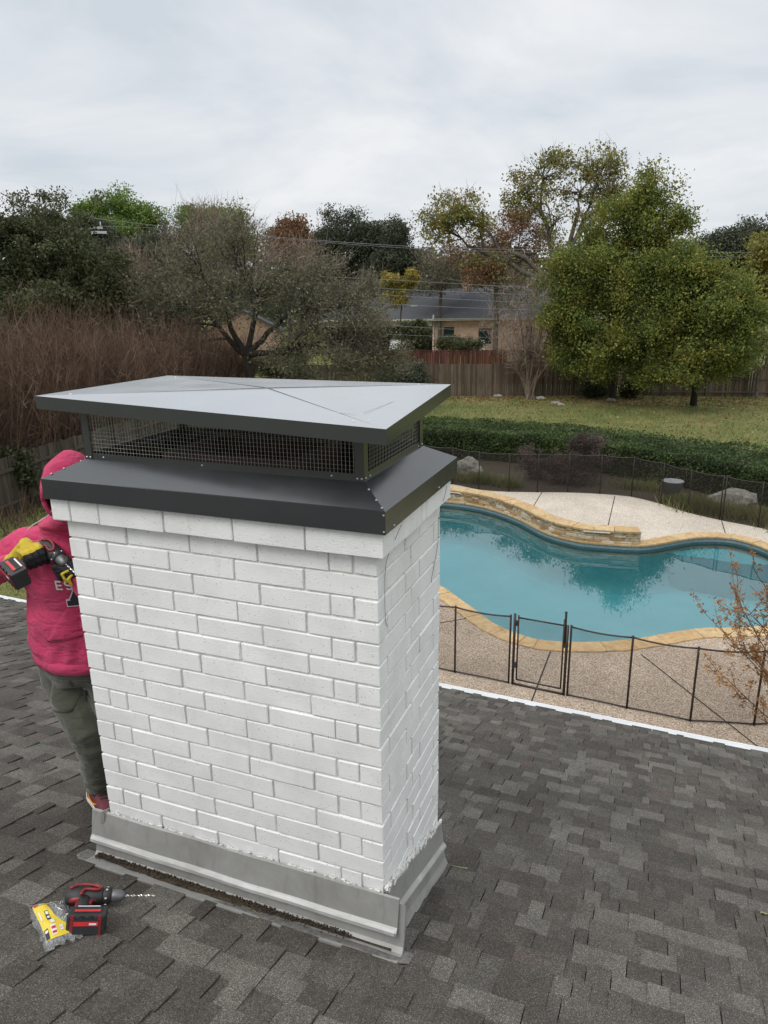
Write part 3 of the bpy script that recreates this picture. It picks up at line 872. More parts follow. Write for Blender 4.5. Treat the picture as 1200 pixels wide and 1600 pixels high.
# ground: one sheet out to the horizon, with the pool cut out
ground = sheet('ground', [(-900, -700), (900, -700), (900, 1100), (-900, 1100)], [[(p.x, p.y) for p in hole]], 0.0, 'lawn', kind='structure')
# deck: near part and far part
far_fence = [(-9.0, 19.6), (-7.5, 20.9), (-5.69, 20.86), (-4.70, 20.47), (-3.72, 20.49), (-1.93, 20.99), (-0.96, 21.12), (-0.01, 21.08), (0.86, 20.52), (1.59, 19.82), (2.44, 19.32), (3.33, 18.94), (4.4, 18.3), (5.3, 17.2), (5.9, 15.5)]
ff_s = catmull(far_fence, 4)
iR = min(range(npool), key=lambda i: (cop_out[i] - Vector((4.4, 14.9, 0))).length)
iL = min(range(npool), key=lambda i: (cop_out[i] - Vector((-7.7, 15.4, 0))).length)
inner = offset(pool, 0.12)
farside = [inner[i] for i in range(iR, iL + 1)]
nearside = [inner[i % npool] for i in range(iL, iR + npool + 1)]
poly_far = [(p.x, p.y) for p in farside[::-1]]
poly_far = [(5.9, 14.9)] + [(p.x, p.y) for p in ff_s[::-1]] + [(-9.0, 15.4)] + [(p.x, p.y) for p in farside[::-1]]
sheet('deck_far', poly_far, [], 0.024, 'aggregate_far', kind='structure')
poly_near = [(-9.0, 15.4), (-9.0, 3.2), (5.9, 3.2), (5.9, 14.9)] + [(p.x, p.y) for p in nearside[::-1]]
sheet('deck_near', poly_near, [], 0.0235, 'aggregate_near', kind='structure')
simple('asphalt', (0.060, 0.060, 0.062), 0.95, 0.2, 3, 'World', bump=0.5, bscale=80)
simple('unseen_pavement', (0.30, 0.29, 0.27), 0.9, 0.15, 2, 'World')
sheet('unseen_street', [(-120, -24), (-120, -34), (120, -34), (120, -24)], [], 0.008, 'asphalt', kind='structure')  # out of view, added so the cap edge reflects neutral grey
for y0_ in (-23.9, -36.0):
    MB().span((-120, y0_, 0.0), (120, y0_ + 1.9, 0.12)).build('unseen_pavement', 'unseen_pavement', None, kind='structure')  # out of view, added along with the road
# saw-cut joints in the deck
jb = MB()
for a, b in (((-0.85, 4.5), (-0.78, 10.03)), ((0.73, 10.45), (3.3, 6.87)), ((-2.70, 20.74), (-2.68, 18.4)), ((-0.49, 21.0), (-0.42, 17.0)), ((2.46, 19.25), (2.50, 17.9)), ((-2.98, 10.5), (-2.45, 10.95)), ((-2.98, 10.5), (-5.5, 8.9))):
    a, b = Vector((*a, 0)), Vector((*b, 0)); t = (b - a).normalized(); n = Vector((-t.y, t.x, 0)) * 0.012
    jb.add([(*(a + n).xy, 0.0285), (*(a - n).xy, 0.0285), (*(b - n).xy, 0.0285), (*(b + n).xy, 0.0285)], [(0, 1, 2, 3)])
jb.build('deck_joints', 'deck_joint', None, kind='structure')

pl = thing('swimming_pool', 'free-form swimming pool with turquoise water and tan stone coping', 'pool')
WL = -0.10
bs = MB(); deep = offset(pool, -0.45)
bs.loft([[Vector((p.x, p.y, 0.03)) for p in pool], [Vector((p.x, p.y, WL - 0.16)) for p in pool]], caps=False)
bs.build('waterline_band', 'waterline_tile', pl, fix=True)
bs = MB()
ctr = Vector((-1.6, 14.4, 0))
flr = offset(pool, -0.30)
rings = [[Vector((p.x, p.y, WL - 0.155)) for p in offset(pool, 0.002)], [Vector((p.x, p.y, -0.95)) for p in offset(pool, -0.03)], [Vector((p.x, p.y, -1.15)) for p in offset(pool, -0.12)], [Vector((p.x, p.y, -1.22)) for p in flr]]
bs.loft(rings, caps=False)
bs.build('basin', 'pool_plaster', pl, True, fix=True)
sheet('basin_floor', [(p.x, p.y) for p in offset(pool, -0.295)], [], -1.219, 'pool_plaster').parent = pl
# shallow bench in the far right bay
bn = [(1.15, 17.0), (1.6, 16.86), (2.1, 16.84), (2.6, 16.70), (3.1, 16.74), (3.5, 16.95), (3.35, 17.2), (2.95, 17.5), (2.48, 17.7), (1.9, 17.55), (1.45, 17.25)]
MB().prism([(p.x, p.y) for p in catmull(bn, 4, True)], -1.3, -0.27).build('bench', 'pool_plaster', pl, fix=True)
wt = MB(); wo = offset(pool, 0.004)
wt = sheet('water', [(p.x, p.y) for p in wo], [], WL, 'pool_water', kind='structure')
# coping stones, one piece each
rg = random.Random(21)
def ring_piece(i0, i1, loop_in, loop_out, z0, z1, gap, parent, name, mat, jit=0.0):
    m = len(loop_in)
    li = [loop_in[i % m] for i in range(i0, i1 + 1)]; lo = [loop_out[i % m] for i in range(i0, i1 + 1)]
    def shrink(l):
        l = [p.copy() for p in l]
        l[0] = l[0] + (l[1] - l[0]).normalized() * gap; l[-1] = l[-1] + (l[-2] - l[-1]).normalized() * gap
        return l
    li, lo = shrink(li), shrink(lo)
    lo = [a + (b - a).normalized() * ((b - a).length + rg.uniform(-jit, jit)) for a, b in zip(li, lo)]
    rr = []; dz = rg.uniform(-0.004, 0.004)
    for a, b in zip(li, lo):
        n = (b - a).normalized()
        rr.append([Vector((*a.xy, z0)), Vector((*(a + n * 0.0).xy, z1 + dz - 0.012)), Vector((*(a + n * 0.015).xy, z1 + dz)), Vector((*(b - n * 0.012).xy, z1 + dz)), Vector((*b.xy, z1 + dz - 0.010)), Vector((*b.xy, z0))])
    return MB().loft(rr).build(name, mat, parent, fix=True)
cin = offset(pool, -0.035)
i = 0; stones = []
acc = 0
i = 0
while i < npool:
    L = 0; j = i; want = rg.uniform(0.42, 0.78)
    while L < want and j < npool:
        L += (pool[(j + 1) % npool] - pool[j % npool]).length; j += 1
    if npool - j < 2: j = npool
    ring_piece(i, j, cin, cop_out, 0.0, 0.052, 0.006, pl, 'coping_stone', 'coping_stone', 0.018)
    i = j
gr = MB()
gl_ = offset(pool, -0.02); go_ = offset(pool, 0.33)
gr.loft([[Vector((p.x, p.y, 0.0)) for p in gl_], [Vector((p.x, p.y, 0.042)) for p in gl_], [Vector((p.x, p.y, 0.042)) for p in go_], [Vector((p.x, p.y, 0.0)) for p in go_]], caps=False)
gr.build('coping_bed', 'stone_grout', pl, fix=True)

# raised stone wall along the far edge, stone by stone
wall = thing('stone_wall', 'low curved tan stone wall along the far edge of the pool', 'wall')
wpath = [p for p in pool]
i0 = min(range(npool), key=lambda i: (pool[i] - Vector((0.42, 16.42, 0))).length)
i1 = min(range(npool), key=lambda i: (pool[i] - Vector((-6.4, 18.4, 0))).length)
line = [pool[i] for i in range(i0, i1 + 1)]
# resample by length
def resample(l, step):
    outl = [l[0].copy()]; acc = 0
    for a, b in zip(l, l[1:]):
        d = (b - a).length; pos = 0
        while acc + (d - pos) >= step:
            pos += step - acc; outl.append(a.lerp(b, pos / d)); acc = 0
        acc += d - pos
    outl.append(l[-1].copy()); return outl
line = resample(line, 0.05)
nl = len(line)
nrm = []
for i in range(nl):
    t = (line[min(i + 1, nl - 1)] - line[max(i - 1, 0)]).normalized(); nrm.append(Vector((t.y, -t.x, 0)))   # outward
WH = 0.40
def wpt(i, d, z):
    p = line[i] + nrm[i] * d; return Vector((p.x, p.y, z))
cb = MB(); cb.loft([[wpt(i, 0.035, -0.05), wpt(i, 0.035, WH - 0.07), wpt(i, 0.36, WH - 0.07), wpt(i, 0.36, 0.0)] for i in range(nl)]); cb.build('wall_core', 'stone_grout', wall, fix=True)
def wstone(ia, ib, z0, z1, d0):
    d0 += rg.uniform(-0.022, 0.016); rr = []
    ch = 0.008
    for k, i in enumerate(range(ia, ib + 1)):
        e = 0.022 if k == 0 or i == ib else 0.0
        rr.append([wpt(i, d0 + ch + e, z0), wpt(i, d0 + e, z0 + ch), wpt(i, d0 + e, z1 - ch), wpt(i, d0 + ch + e, z1), wpt(i, d0 + 0.10, z1), wpt(i, d0 + 0.10, z0)])
    if len(rr) > 1: MB().loft(rr).build('wall_stone', 'ledge_stone', wall, fix=True)
z = -0.04
for hgt in (0.085, 0.062, 0.095, 0.060, 0.085):
    i = 0
    while i < nl - 3:
        j = min(nl - 1, i + rg.randint(3, 8))
        if nl - 1 - j < 3: j = nl - 1
        # leave a small gap by starting one fifth of a step later
        wstone(i, j, z + 0.004, z + hgt - 0.003, 0.008)
        i = j
    z += hgt
i = 0
while i < nl - 2:
    j = min(nl - 1, i + rg.randint(8, 13))
    if nl - 1 - j < 5: j = nl - 1
    rr = []
    dz = rg.uniform(-0.004, 0.006)
    for k, q in enumerate(range(i, j + 1)):
        e = rg.uniform(0, 0.008)
        sh = Vector((0, 0, 0))
        rr.append([wpt(q, -0.030 + e, WH - 0.062), wpt(q, -0.035 + e, WH - 0.012 + dz), wpt(q, -0.022 + e, WH + dz), wpt(q, 0.395 - e, WH + dz), wpt(q, 0.40 - e, WH - 0.012 + dz), wpt(q, 0.40 - e, WH - 0.062)])
    rr[0] = [a.lerp(b, 0.14) for a, b in zip(rr[0], rr[1])]; rr[-1] = [a.lerp(b, 0.14) for a, b in zip(rr[-1], rr[-2])]
    MB().loft(rr).build('cap_stone', 'coping_stone', wall, fix=True)
    i = j
for fr_, ln in ((0.10, 14), (0.78, 15)):                   # two white spillway lips under the cap
    a = int(nl * fr_)
    MB().loft([[wpt(q, -0.045, WH - 0.080), wpt(q, -0.045, WH - 0.066), wpt(q, 0.05, WH - 0.066), wpt(q, 0.05, WH - 0.080)] for q in range(a, min(nl - 1, a + ln))]).build('spillway', 'spillway_white', wall, fix=True)

# ---------------------------------------------------------------- pool fences
def fence_run(name, label, posts, h, smat, pole=0.0165, extra_top=0.03, sag=0.03, base=0.024):
    f = thing(name, label, 'fence')
    for (x, y) in posts:
        MB().tube([(x, y, base - 0.02), (x, y, base + h + extra_top - 0.004), (x, y, base + h + extra_top)], [pole, pole, pole * 0.6], 8).build('post', 'fence_pole', f, True)
    for (a, b) in zip(posts, posts[1:]):
        A, B = Vector((*a, 0)), Vector((*b, 0)); n = 8; top = []; bot = []
        for k in range(n + 1):
            s = k / n; p = A.lerp(B, s); sg = sag * 4 * s * (1 - s)
            top.append(Vector((p.x, p.y, base + h - sg))); bot.append(Vector((p.x, p.y, base + 0.018 + 0.2 * sg)))
        m = MB()
        for k in range(n):
            m.add([bot[k], bot[k + 1], top[k + 1], top[k]], [(0, 1, 2, 3)])
        m.build('mesh_panel', smat, f)
        MB().tube(top, 0.013, 6).build('top_band', 'fence_pole', f, True)
        MB().tube(bot, 0.0125, 6).build('bottom_band', 'fence_pole', f, True)
    return f
FH = 1.20
fence_run('pool_fence', 'dark mesh pool fence on near deck, left of the gate', [(-6.9, 9.25), (-5.97, 9.05), (-5.0, 8.93), (-4.06, 8.85), (-3.12, 8.80), (-2.18, 8.75), (-1.255, 8.70)], FH, 'fence_screen_near')
fence_run('pool_fence', 'dark mesh pool fence on near deck, from the gate to the bare shrub', [(-0.305, 8.635), (0.60, 8.57), (1.50, 8.52), (2.37, 8.73), (3.2, 9.1), (3.9, 9.7)], FH, 'fence_screen_near')
fence_run('pool_fence', 'dark mesh pool fence behind the far deck, before the hedge', [(-8.6, 20.2), (-7.6, 20.8), (-6.7, 20.95), (-5.69, 20.86), (-4.70, 20.47), (-3.72, 20.49), (-2.85, 20.72), (-1.93, 20.99), (-0.96, 21.12), (-0.01, 21.08), (0.86, 20.52), (1.59, 19.82), (2.40, 19.35), (2.47, 19.31), (3.33, 18.94), (4.4, 18.3), (5.2, 17.4)], 1.24, 'fence_screen_far')
gt = thing('pool_gate', 'dark framed self-closing gate in the near pool fence', 'gate', (-0.78, 8.67, 0))
gt.location = (0, 0, 0)
A, B = Vector((-1.19, 8.70, 0.024)), Vector((-0.36, 8.64, 0.024)); d = (B - A).normalized()
def gpt(s, z): return A + d * s + Vector((0, 0, z))
GW = (B - A).length
MB().tube([gpt(0, -0.02), gpt(0, FH + 0.055)], 0.022, 10).build('hinge_post', 'fence_pole', gt, True)
MB().tube([gpt(GW, -0.02), gpt(GW, FH + 0.01)], 0.022, 10).build('latch_post', 'fence_pole', gt, True)
MB().tube([gpt(-0.01, 0.012), gpt(GW + 0.01, 0.012)], 0.020, 8).build('sill', 'fence_pole', gt, True)
s0, s1 = 0.06, GW - 0.055
fm = MB()
for a, b in ((gpt(s0, 0.10), gpt(s0, FH + 0.04)), (gpt(s1, 0.10), gpt(s1, FH + 0.10)), (gpt(s0, 0.10), gpt(s1, 0.10)), (gpt(s0, FH), gpt(s1, FH))): fm.tube([a, b], 0.0135, 8)
fm.build('gate_frame', 'fence_pole', gt, True)
MB().add([gpt(s0, 0.10), gpt(s1, 0.10), gpt(s1, FH), gpt(s0, FH)], [(0, 1, 2, 3)]).build('mesh_panel', 'fence_screen_near', gt)
for z in (0.36, FH - 0.10): MB().box(gpt(0.03, z), (0.06, 0.045, 0.085)).build('hinge', 'fence_hinge', gt, bevel=0.004)
MB().tube([gpt(s1 + 0.02, FH - 0.35), gpt(s1 + 0.02, FH + 0.20), gpt(s1 + 0.02, FH + 0.23)], [0.017, 0.017, 0.024], 8).build('latch', 'fence_hinge', gt, True)
MB().box(gpt(GW - 0.01, FH - 0.33), (0.07, 0.06, 0.07)).build('latch_catch', 'fence_hinge', gt, bevel=0.006)

# ---------------------------------------------------------------- planting bed behind the far fence
bed = [(-9.5, 20.8), (-7.5, 21.0), (-5.69, 20.95), (-4.70, 20.56), (-3.72, 20.58), (-1.93, 21.08), (-0.96, 21.2), (0.0, 21.15), (0.92, 20.6), (1.65, 19.9), (2.5, 19.4), (3.4, 19.05), (5.0, 18.0), (6.5, 19.5), (4.5, 22.5), (2.0, 24.0), (-1.5, 25.2), (-5.0, 25.8), (-9.5, 25.8)]
sheet('planting_bed', bed, [], 0.006, 'mulch', kind='structure')
# ---------------------------------------------------------------- plants
def m_leaf(name, stops, rough=0.6, transl=0.25):
    t = NT(name)
    w = t.pos('World')
    # whole sprays share a hue, single leaves vary a little
    spray = t.ramp(t.noise(w, 0.75, 3, 0.6), [(0.28, 0.0), (0.72, 1.0)])
    r = t.math('ADD', t.math('MULTIPLY', t.rnd(), 0.45), t.math('MULTIPLY', spray, 0.55))
    c = t.ramp(r, stops)
    big = t.ramp(t.noise(w, 0.9, 3, 0.6), [(0.3, 0.72), (0.7, 1.28)])
    c = t.mix(1.0, c, big, 'MULTIPLY')
    t.set(Base_Color=c, Roughness=rough, Specular_IOR_Level=0.2)
    tl = t.n('ShaderNodeBsdfTranslucent'); t.l(c, tl.inputs['Color'])
    mx = t.n('ShaderNodeMixShader'); mx.inputs[0].default_value = transl
    t.l(t.b.outputs[0], mx.inputs[1]); t.l(tl.outputs[0], mx.inputs[2]); t.l(mx.outputs[0], t.out.inputs['Surface'])
m_leaf('leaf_evergreen', [(0.0, (0.048, 0.058, 0.026)), (0.5, (0.084, 0.094, 0.044)), (0.85, (0.135, 0.135, 0.066)), (1.0, (0.20, 0.165, 0.085))])
m_leaf('leaf_dark_oak', [(0.0, (0.048, 0.056, 0.036)), (0.6, (0.080, 0.092, 0.058)), (1.0, (0.135, 0.140, 0.090))])
m_leaf('leaf_bright', [(0.0, (0.098, 0.151, 0.035)), (0.6, (0.165, 0.242, 0.057)), (1.0, (0.271, 0.320, 0.088))])
m_leaf('leaf_maple', [(0.0, (0.064, 0.098, 0.030)), (0.38, (0.125, 0.165, 0.042)), (0.62, (0.215, 0.230, 0.052)), (0.85, (0.34, 0.305, 0.070)), (1.0, (0.40, 0.28, 0.08))], 0.6, 0.35)
m_leaf('leaf_olive', [(0.0, (0.081, 0.089, 0.043)), (0.6, (0.145, 0.151, 0.081)), (1.0, (0.232, 0.204, 0.116))])
m_leaf('leaf_oak_fall', [(0.0, (0.106, 0.136, 0.035)), (0.5, (0.204, 0.204, 0.050)), (0.8, (0.281, 0.194, 0.057)), (1.0, (0.290, 0.145, 0.057))])
m_leaf('leaf_rust', [(0.0, (0.130, 0.070, 0.042)), (0.5, (0.205, 0.112, 0.060)), (0.85, (0.250, 0.150, 0.075)), (1.0, (0.19, 0.070, 0.055))])
m_leaf('leaf_yellow', [(0.0, (0.194, 0.165, 0.043)), (0.6, (0.330, 0.261, 0.057)), (1.0, (0.408, 0.253, 0.068))])
m_leaf('leaf_crape', [(0.0, (0.184, 0.088, 0.039)), (0.5, (0.330, 0.170, 0.066)), (0.8, (0.455, 0.271, 0.106)), (1.0, (0.194, 0.064, 0.046))])
m_leaf('leaf_hedge', [(0.0, (0.030, 0.048, 0.016)), (0.5, (0.056, 0.086, 0.028)), (0.85, (0.095, 0.130, 0.040)), (1.0, (0.15, 0.175, 0.058))], 0.5)
m_leaf('leaf_purple', [(0.0, (0.060, 0.044, 0.040)), (0.6, (0.105, 0.078, 0.070)), (1.0, (0.17, 0.13, 0.115))])
m_leaf('leaf_pale', [(0.0, (0.165, 0.184, 0.088)), (0.6, (0.290, 0.290, 0.145)), (1.0, (0.426, 0.369, 0.214))])
m_leaf('blade_grass', [(0.0, (0.116, 0.144, 0.046)), (0.6, (0.214, 0.217, 0.081)), (1.0, (0.388, 0.320, 0.165))])
m_leaf('leaf_litter', [(0.0, (0.136, 0.074, 0.039)), (0.6, (0.261, 0.155, 0.077)), (1.0, (0.504, 0.369, 0.214))], 0.9, 0.05)
m_leaf('twig_grey', [(0.0, (0.116, 0.093, 0.074)), (0.6, (0.194, 0.158, 0.127)), (1.0, (0.295, 0.248, 0.202))], 0.9, 0.0)
m_leaf('twig_red', [(0.0, (0.080, 0.050, 0.036)), (0.6, (0.140, 0.090, 0.064)), (1.0, (0.25, 0.175, 0.13))], 0.9, 0.0)
m_leaf('twig_crape', [(0.0, (0.163, 0.124, 0.101)), (0.6, (0.271, 0.205, 0.163)), (1.0, (0.388, 0.310, 0.248))], 0.9, 0.0)
simple('bark_dark', (0.036, 0.029, 0.024), 0.95, 0.4, 5, 'World', bump=0.8, bscale=30)
simple('bark_grey', (0.105, 0.090, 0.074), 0.95, 0.3, 5, 'World', bump=0.7, bscale=30)
simple('bark_crape', (0.20, 0.150, 0.115), 0.85, 0.25, 4, 'World', bump=0.4, bscale=20)

def leaves(nr, cen, size, aspect=0.55, up=0.25, size_var=0.35):
    """a rhombic leaf at each centre, turned at random"""
    n = len(cen)
    d = nr.normal(size=(n, 3)); d[:, 2] += up * 0.5; d /= np.linalg.norm(d, axis=1)[:, None]
    q = nr.normal(size=(n, 3)); q[:, 2] -= 0.2
    s = np.cross(d, q); s /= np.linalg.norm(s, axis=1)[:, None] + 1e-9
    nn = np.cross(d, s)
    L = (size * nr.uniform(1 - size_var, 1 + size_var, size=(n, 1)))
    a = cen - d * L * 0.5; b = cen + s * L * aspect * 0.5 + nn * L * 0.10; c = cen + d * L * 0.5; e = cen - s * L * aspect * 0.5 + nn * L * 0.10
    return np.stack([a, b, c, e], 1).reshape(-1, 3)

def blades(nr, p0, p1, width):
    """a thin tapering twig from p0 to p1, two faces crossed into one quad strip"""
    n = len(p0); d = p1 - p0; d /= np.linalg.norm(d, axis=1)[:, None] + 1e-9
    q = nr.normal(size=(n, 3)); s = np.cross(d, q); s /= np.linalg.norm(s, axis=1)[:, None] + 1e-9
    w = width * nr.uniform(0.6, 1.4, size=(n, 1))
    return np.stack([p0 - s * w * 0.5, p0 + s * w * 0.5, p1 + s * w * 0.12, p1 - s * w * 0.12], 1).reshape(-1, 3)

def ell(nr, n, c, r, shell=0.5):
    d = nr.normal(size=(n, 3)); d /= np.linalg.norm(d, axis=1)[:, None]
    k = nr.uniform(shell ** 3, 1.0, size=(n, 1)) ** (1 / 3)
    return np.array(c)[None, :] + d * k * np.array(r)[None, :]

def limb(mb, a, b, r0, r1, nr, sag=0.0, n=5, sides=6, wob=0.12):
    a, b = np.array(a, float), np.array(b, float); L = np.linalg.norm(b - a); pts = []
    off = nr.normal(size=3) * wob * L
    for i in range(n + 1):
        t = i / n; p = a * (1 - t) + b * t + off * math.sin(math.pi * t) * 0.6 + nr.normal(size=3) * wob * 0.15 * L * (0 < i < n)
        p[2] += sag * L * math.sin(math.pi * t); pts.append(Vector(p))
    mb.tube(pts, [r0 + (r1 - r0) * (i / n) ** 0.8 for i in range(n + 1)], sides, caps=False)
    return pts

def tree(name, label, base, fork, blobs, leaf, bark, trunk_r=0.2, clumps=40, per=60, lsize=0.18, spread=0.45, twigs=8, shell=0.45, seed=1, group='trees around the garden', twig_w=0.02, ltwig=None, ntwig=0, cat='tree', aspect=0.55, mains=None):
    """blobs: (centre, radii[, weight]) lobes of the crown; limbs run from the fork to each lobe and twigs to each clump"""
    nr = np.random.default_rng(seed)
    per = int(per * 2.1); lsize *= 1.0; clumps = int(clumps * 1.5); spread *= 0.72
    base = Vector(base); t = thing(name, label, cat, base, group)
    mb = MB(); fork = Vector(fork)
    limb(mb, base + Vector((0, 0, -0.1)), fork, trunk_r * 1.15, trunk_r * 0.75, nr, n=5, sides=8, wob=0.04)
    LV = []; TV = []; stems = []
    for mp in (mains or []):
        stems.append(limb(mb, fork, mp, trunk_r * 0.72, trunk_r * 0.42, nr, sag=0.03, n=6, sides=7, wob=0.10))
    for bl in blobs:
        c, r = Vector(bl[0]), bl[1]; wgt = bl[2] if len(bl) > 2 else 1.0
        src, sr = fork, trunk_r * 0.55
        if stems:
            st = min(stems, key=lambda q: (q[-1] - c).length); src, sr = st[int(nr.integers(3, 7))], trunk_r * 0.36
        pts = limb(mb, src, c, sr, trunk_r * 0.12, nr, sag=0.05, n=6)
        nc = max(3, int(clumps * wgt))
        # the lobe breaks up into smaller sprays, so the outline is uneven and gaps stay open
        ns = int(nr.integers(6, 10)); sub = ell(nr, ns, c, np.array(r) * 0.86, 0.62); sub = np.concatenate([sub, [list(c)]])
        sr_ = nr.uniform(0.26, 0.52, size=len(sub)); pick = nr.integers(0, len(sub), nc)
        cc = sub[pick] + np.clip(nr.normal(size=(nc, 3)), -1.6, 1.6) * 0.60 * (sr_[pick][:, None] * np.array(r)[None, :])
        for q in range(min(twigs, nc)):
            k = nr.integers(3, len(pts))
            limb(mb, pts[k], cc[q], trunk_r * 0.16, trunk_r * 0.03, nr, n=3, sides=4, wob=0.12)
        org = np.array([list(pts[nr.integers(3, len(pts))]) for _ in range(nc)])
        TV.append(blades(nr, org * 0.35 + cc * 0.65, cc, twig_w * 1.6))
        if ntwig:
            m = ntwig
            p0 = np.repeat(cc, m, 0) + nr.normal(size=(nc * m, 3)) * spread * 0.5
            d = (p0 - np.array(c)) / (np.linalg.norm(p0 - np.array(c), axis=1)[:, None] + 1e-6) * 0.5 + nr.normal(size=p0.shape) * 0.45 + np.array([0, 0, 0.45])
            p1 = p0 + d * spread * nr.uniform(0.5, 1.5, size=(len(p0), 1))
            TV.append(blades(nr, p0, p1, twig_w))
        if per:
            lc = np.repeat(cc, per, 0) + np.clip(nr.normal(size=(nc * per, 3)), -1.7, 1.7) * spread * np.array([1, 1, 0.75]) * np.repeat(nr.uniform(0.5, 1.2, size=(nc, 1)), per, 0)
            LV.append(leaves(nr, lc, lsize, aspect))
    o = mb.build('trunk', bark, None, True); setp(o, t)
    if TV:
        o = npmesh('twigs', np.concatenate(TV), 4, ltwig or bark, kind='stuff'); setp(o, t)
    if LV:
        o = npmesh('crown', np.concatenate(LV), 4, leaf, kind='stuff'); setp(o, t)
    return t

def setp(o, t):
    o.parent = t; o.matrix_parent_inverse = Matrix.Translation(-t.location)

def lobe(px, py, d, rpx, rpy=None, w=1.0, depth=None):
    """a crown lobe seen at px,py with a radius of rpx pixels at distance d"""
    c = at(px, py, d); k = d / FPX * 1.02
    rx = rpx * k; rz = (rpy or rpx) * k
    return (c, (rx, depth or rx, rz), w)

# left: dark evergreen
D = 40
tree('evergreen_tree', 'dark green broadleaf tree at the left edge, above the bare thicket', (*at(85, 470, D).xy, 0), at(85, 470, D),
     [lobe(20, 380, D, 62, 55), lobe(95, 395, D - 1, 70, 62), lobe(150, 430, D - 1, 48, 60), lobe(30, 460, D - 1.5, 55, 50), lobe(100, 480, D - 2, 68, 38), lobe(-50, 410, D, 60, 70), lobe(45, 345, D + .5, 40, 24, .5), lobe(165, 480, D - 1.5, 40, 36, .7)],
     'leaf_evergreen', 'bark_dark', 0.24, 60, 66, 0.15, 0.46, 10, 0.4, 3, ntwig=2, twig_w=0.022, ltwig='twig_grey')
# far bright green tree with a dark flank
D = 78
tree('bright_tree', 'bright green treetop beside the utility pole, left background', (*at(200, 400, D).xy, 0), at(200, 395, D),
     [lobe(190, 345, D, 38, 32), lobe(225, 352, D, 26, 28), lobe(150, 345, D, 26, 18), lobe(175, 372, D, 50, 22)], 'leaf_bright', 'bark_dark', 0.3, 45, 62, 0.23, 0.75, 6, 0.35, 4)
tree('dark_tree', 'grey green treetop low behind the utility pole', (*at(185, 400, 72).xy, 0), at(185, 400, 72),
     [lobe(130, 365, 72, 34, 26), lobe(185, 385, 71, 46, 26), lobe(235, 385, 71, 34, 26)], 'leaf_dark_oak', 'bark_dark', 0.3, 40, 56, 0.22, 0.7, 6, 0.35, 5)
tree('bright_tree', 'bright green rounded treetop behind the large bare mesquite', (*at(350, 410, D).xy, 0), at(350, 395, D),
     [lobe(335, 355, D, 45, 30), lobe(375, 362, D, 32, 28), lobe(305, 352, D, 22, 22), lobe(350, 385, D, 50, 24)], 'leaf_bright', 'bark_dark', 0.3, 45, 62, 0.23, 0.75, 6, 0.35, 6)
tree('rust_tree', 'rust orange treetop left of the dark evergreens', (*at(448, 420, D).xy, 0), at(448, 400, D),
     [lobe(456, 360, D, 22, 18), lobe(432, 368, D, 24, 15), lobe(448, 385, D, 34, 22)], 'leaf_rust', 'bark_dark', 0.25, 40, 36, 0.28, 0.6, 6, 0.35, 7)
D = 84
tree('oak_tree', 'broad dark evergreen oak in the centre background', (*at(545, 440, D).xy, 0), at(545, 420, D),
     [lobe(545, 370, D, 42, 32), lobe(500, 378, D, 32, 26), lobe(585, 382, D, 26, 34), lobe(540, 412, D, 66, 34), lobe(490, 418, D, 32, 26)], 'leaf_dark_oak', 'bark_dark', 0.4, 55, 62, 0.23, 0.8, 6, 0.35, 8)
tree('oak_tree', 'pointed dark evergreen between broad oak and the tall sparse oak', (*at(628, 430, D - 4).xy, 0), at(628, 420, D - 4),
     [lobe(626, 376, D - 4, 20, 27), lobe(612, 396, D - 4, 26, 22), lobe(645, 402, D - 4, 26, 22), lobe(630, 422, D - 4, 36, 22)], 'leaf_dark_oak', 'bark_dark', 0.3, 42, 56, 0.22, 0.65, 6, 0.35, 9)
D = 68
tree('yellow_tree', 'small yellow green tree at the left end of the far roof', (*at(628, 500, D).xy, 0), at(628, 475, D),
     [lobe(620, 440, D, 22, 16), lobe(645, 436, D, 16, 12), lobe(622, 462, D, 22, 16, .6)], 'leaf_yellow', 'bark_grey', 0.10, 26, 30, 0.20, 0.4, 6, 0.3, 10)
D = 64
tree('dark_tree', 'dull green trees filling the gap behind the mesquite', (*at(250, 450, D).xy, 0), at(250, 440, D),
     [lobe(235, 415, D, 44, 26), lobe(290, 425, D, 44, 24), lobe(190, 425, D, 34, 26), lobe(345, 430, D, 40, 22)], 'leaf_dark_oak', 'bark_dark', 0.25, 42, 40, 0.25, 0.6, 6, 0.3, 61)
# big mesquite: low crooked trunks, olive leaves and bare grey twigs
D = 38
fk = at(385, 555, D)
tree('mesquite_tree', 'large half-bare grey olive tree with crooked dark trunks, behind the cap', (*at(392, 590, D).xy, 0), fk,
     [lobe(300, 400, D, 62, 52), lobe(365, 385, D - .5, 58, 42), lobe(440, 420, D, 66, 46), lobe(500, 470, D - .5, 66, 56, 1.4), lobe(560, 470, D, 44, 36, 1.2), lobe(250, 460, D, 58, 58), lobe(320, 470, D - 1, 62, 40),
      lobe(400, 460, D - 1.2, 60, 46), lobe(560, 520, D - .5, 56, 56, 1.5), lobe(520, 560, D - 1, 60, 36, 1.3), lobe(600, 560, D - .3, 38, 38, 1.0), lobe(225, 520, D, 46, 44), lobe(270, 555, D - .4, 42, 28, .6), lobe(460, 545, D - 1, 44, 44, .8)],
     'leaf_olive', 'bark_dark', 0.24, 50, 10, 0.13, 0.62, 14, 0.25, 11, ntwig=12, twig_w=0.020, ltwig='twig_grey', mains=[at(335, 500, D), at(355, 480, D - .5), at(405, 470, D), at(440, 500, D - .4), at(480, 540, D - .6)])
mb = MB(); nr = np.random.default_rng(77)
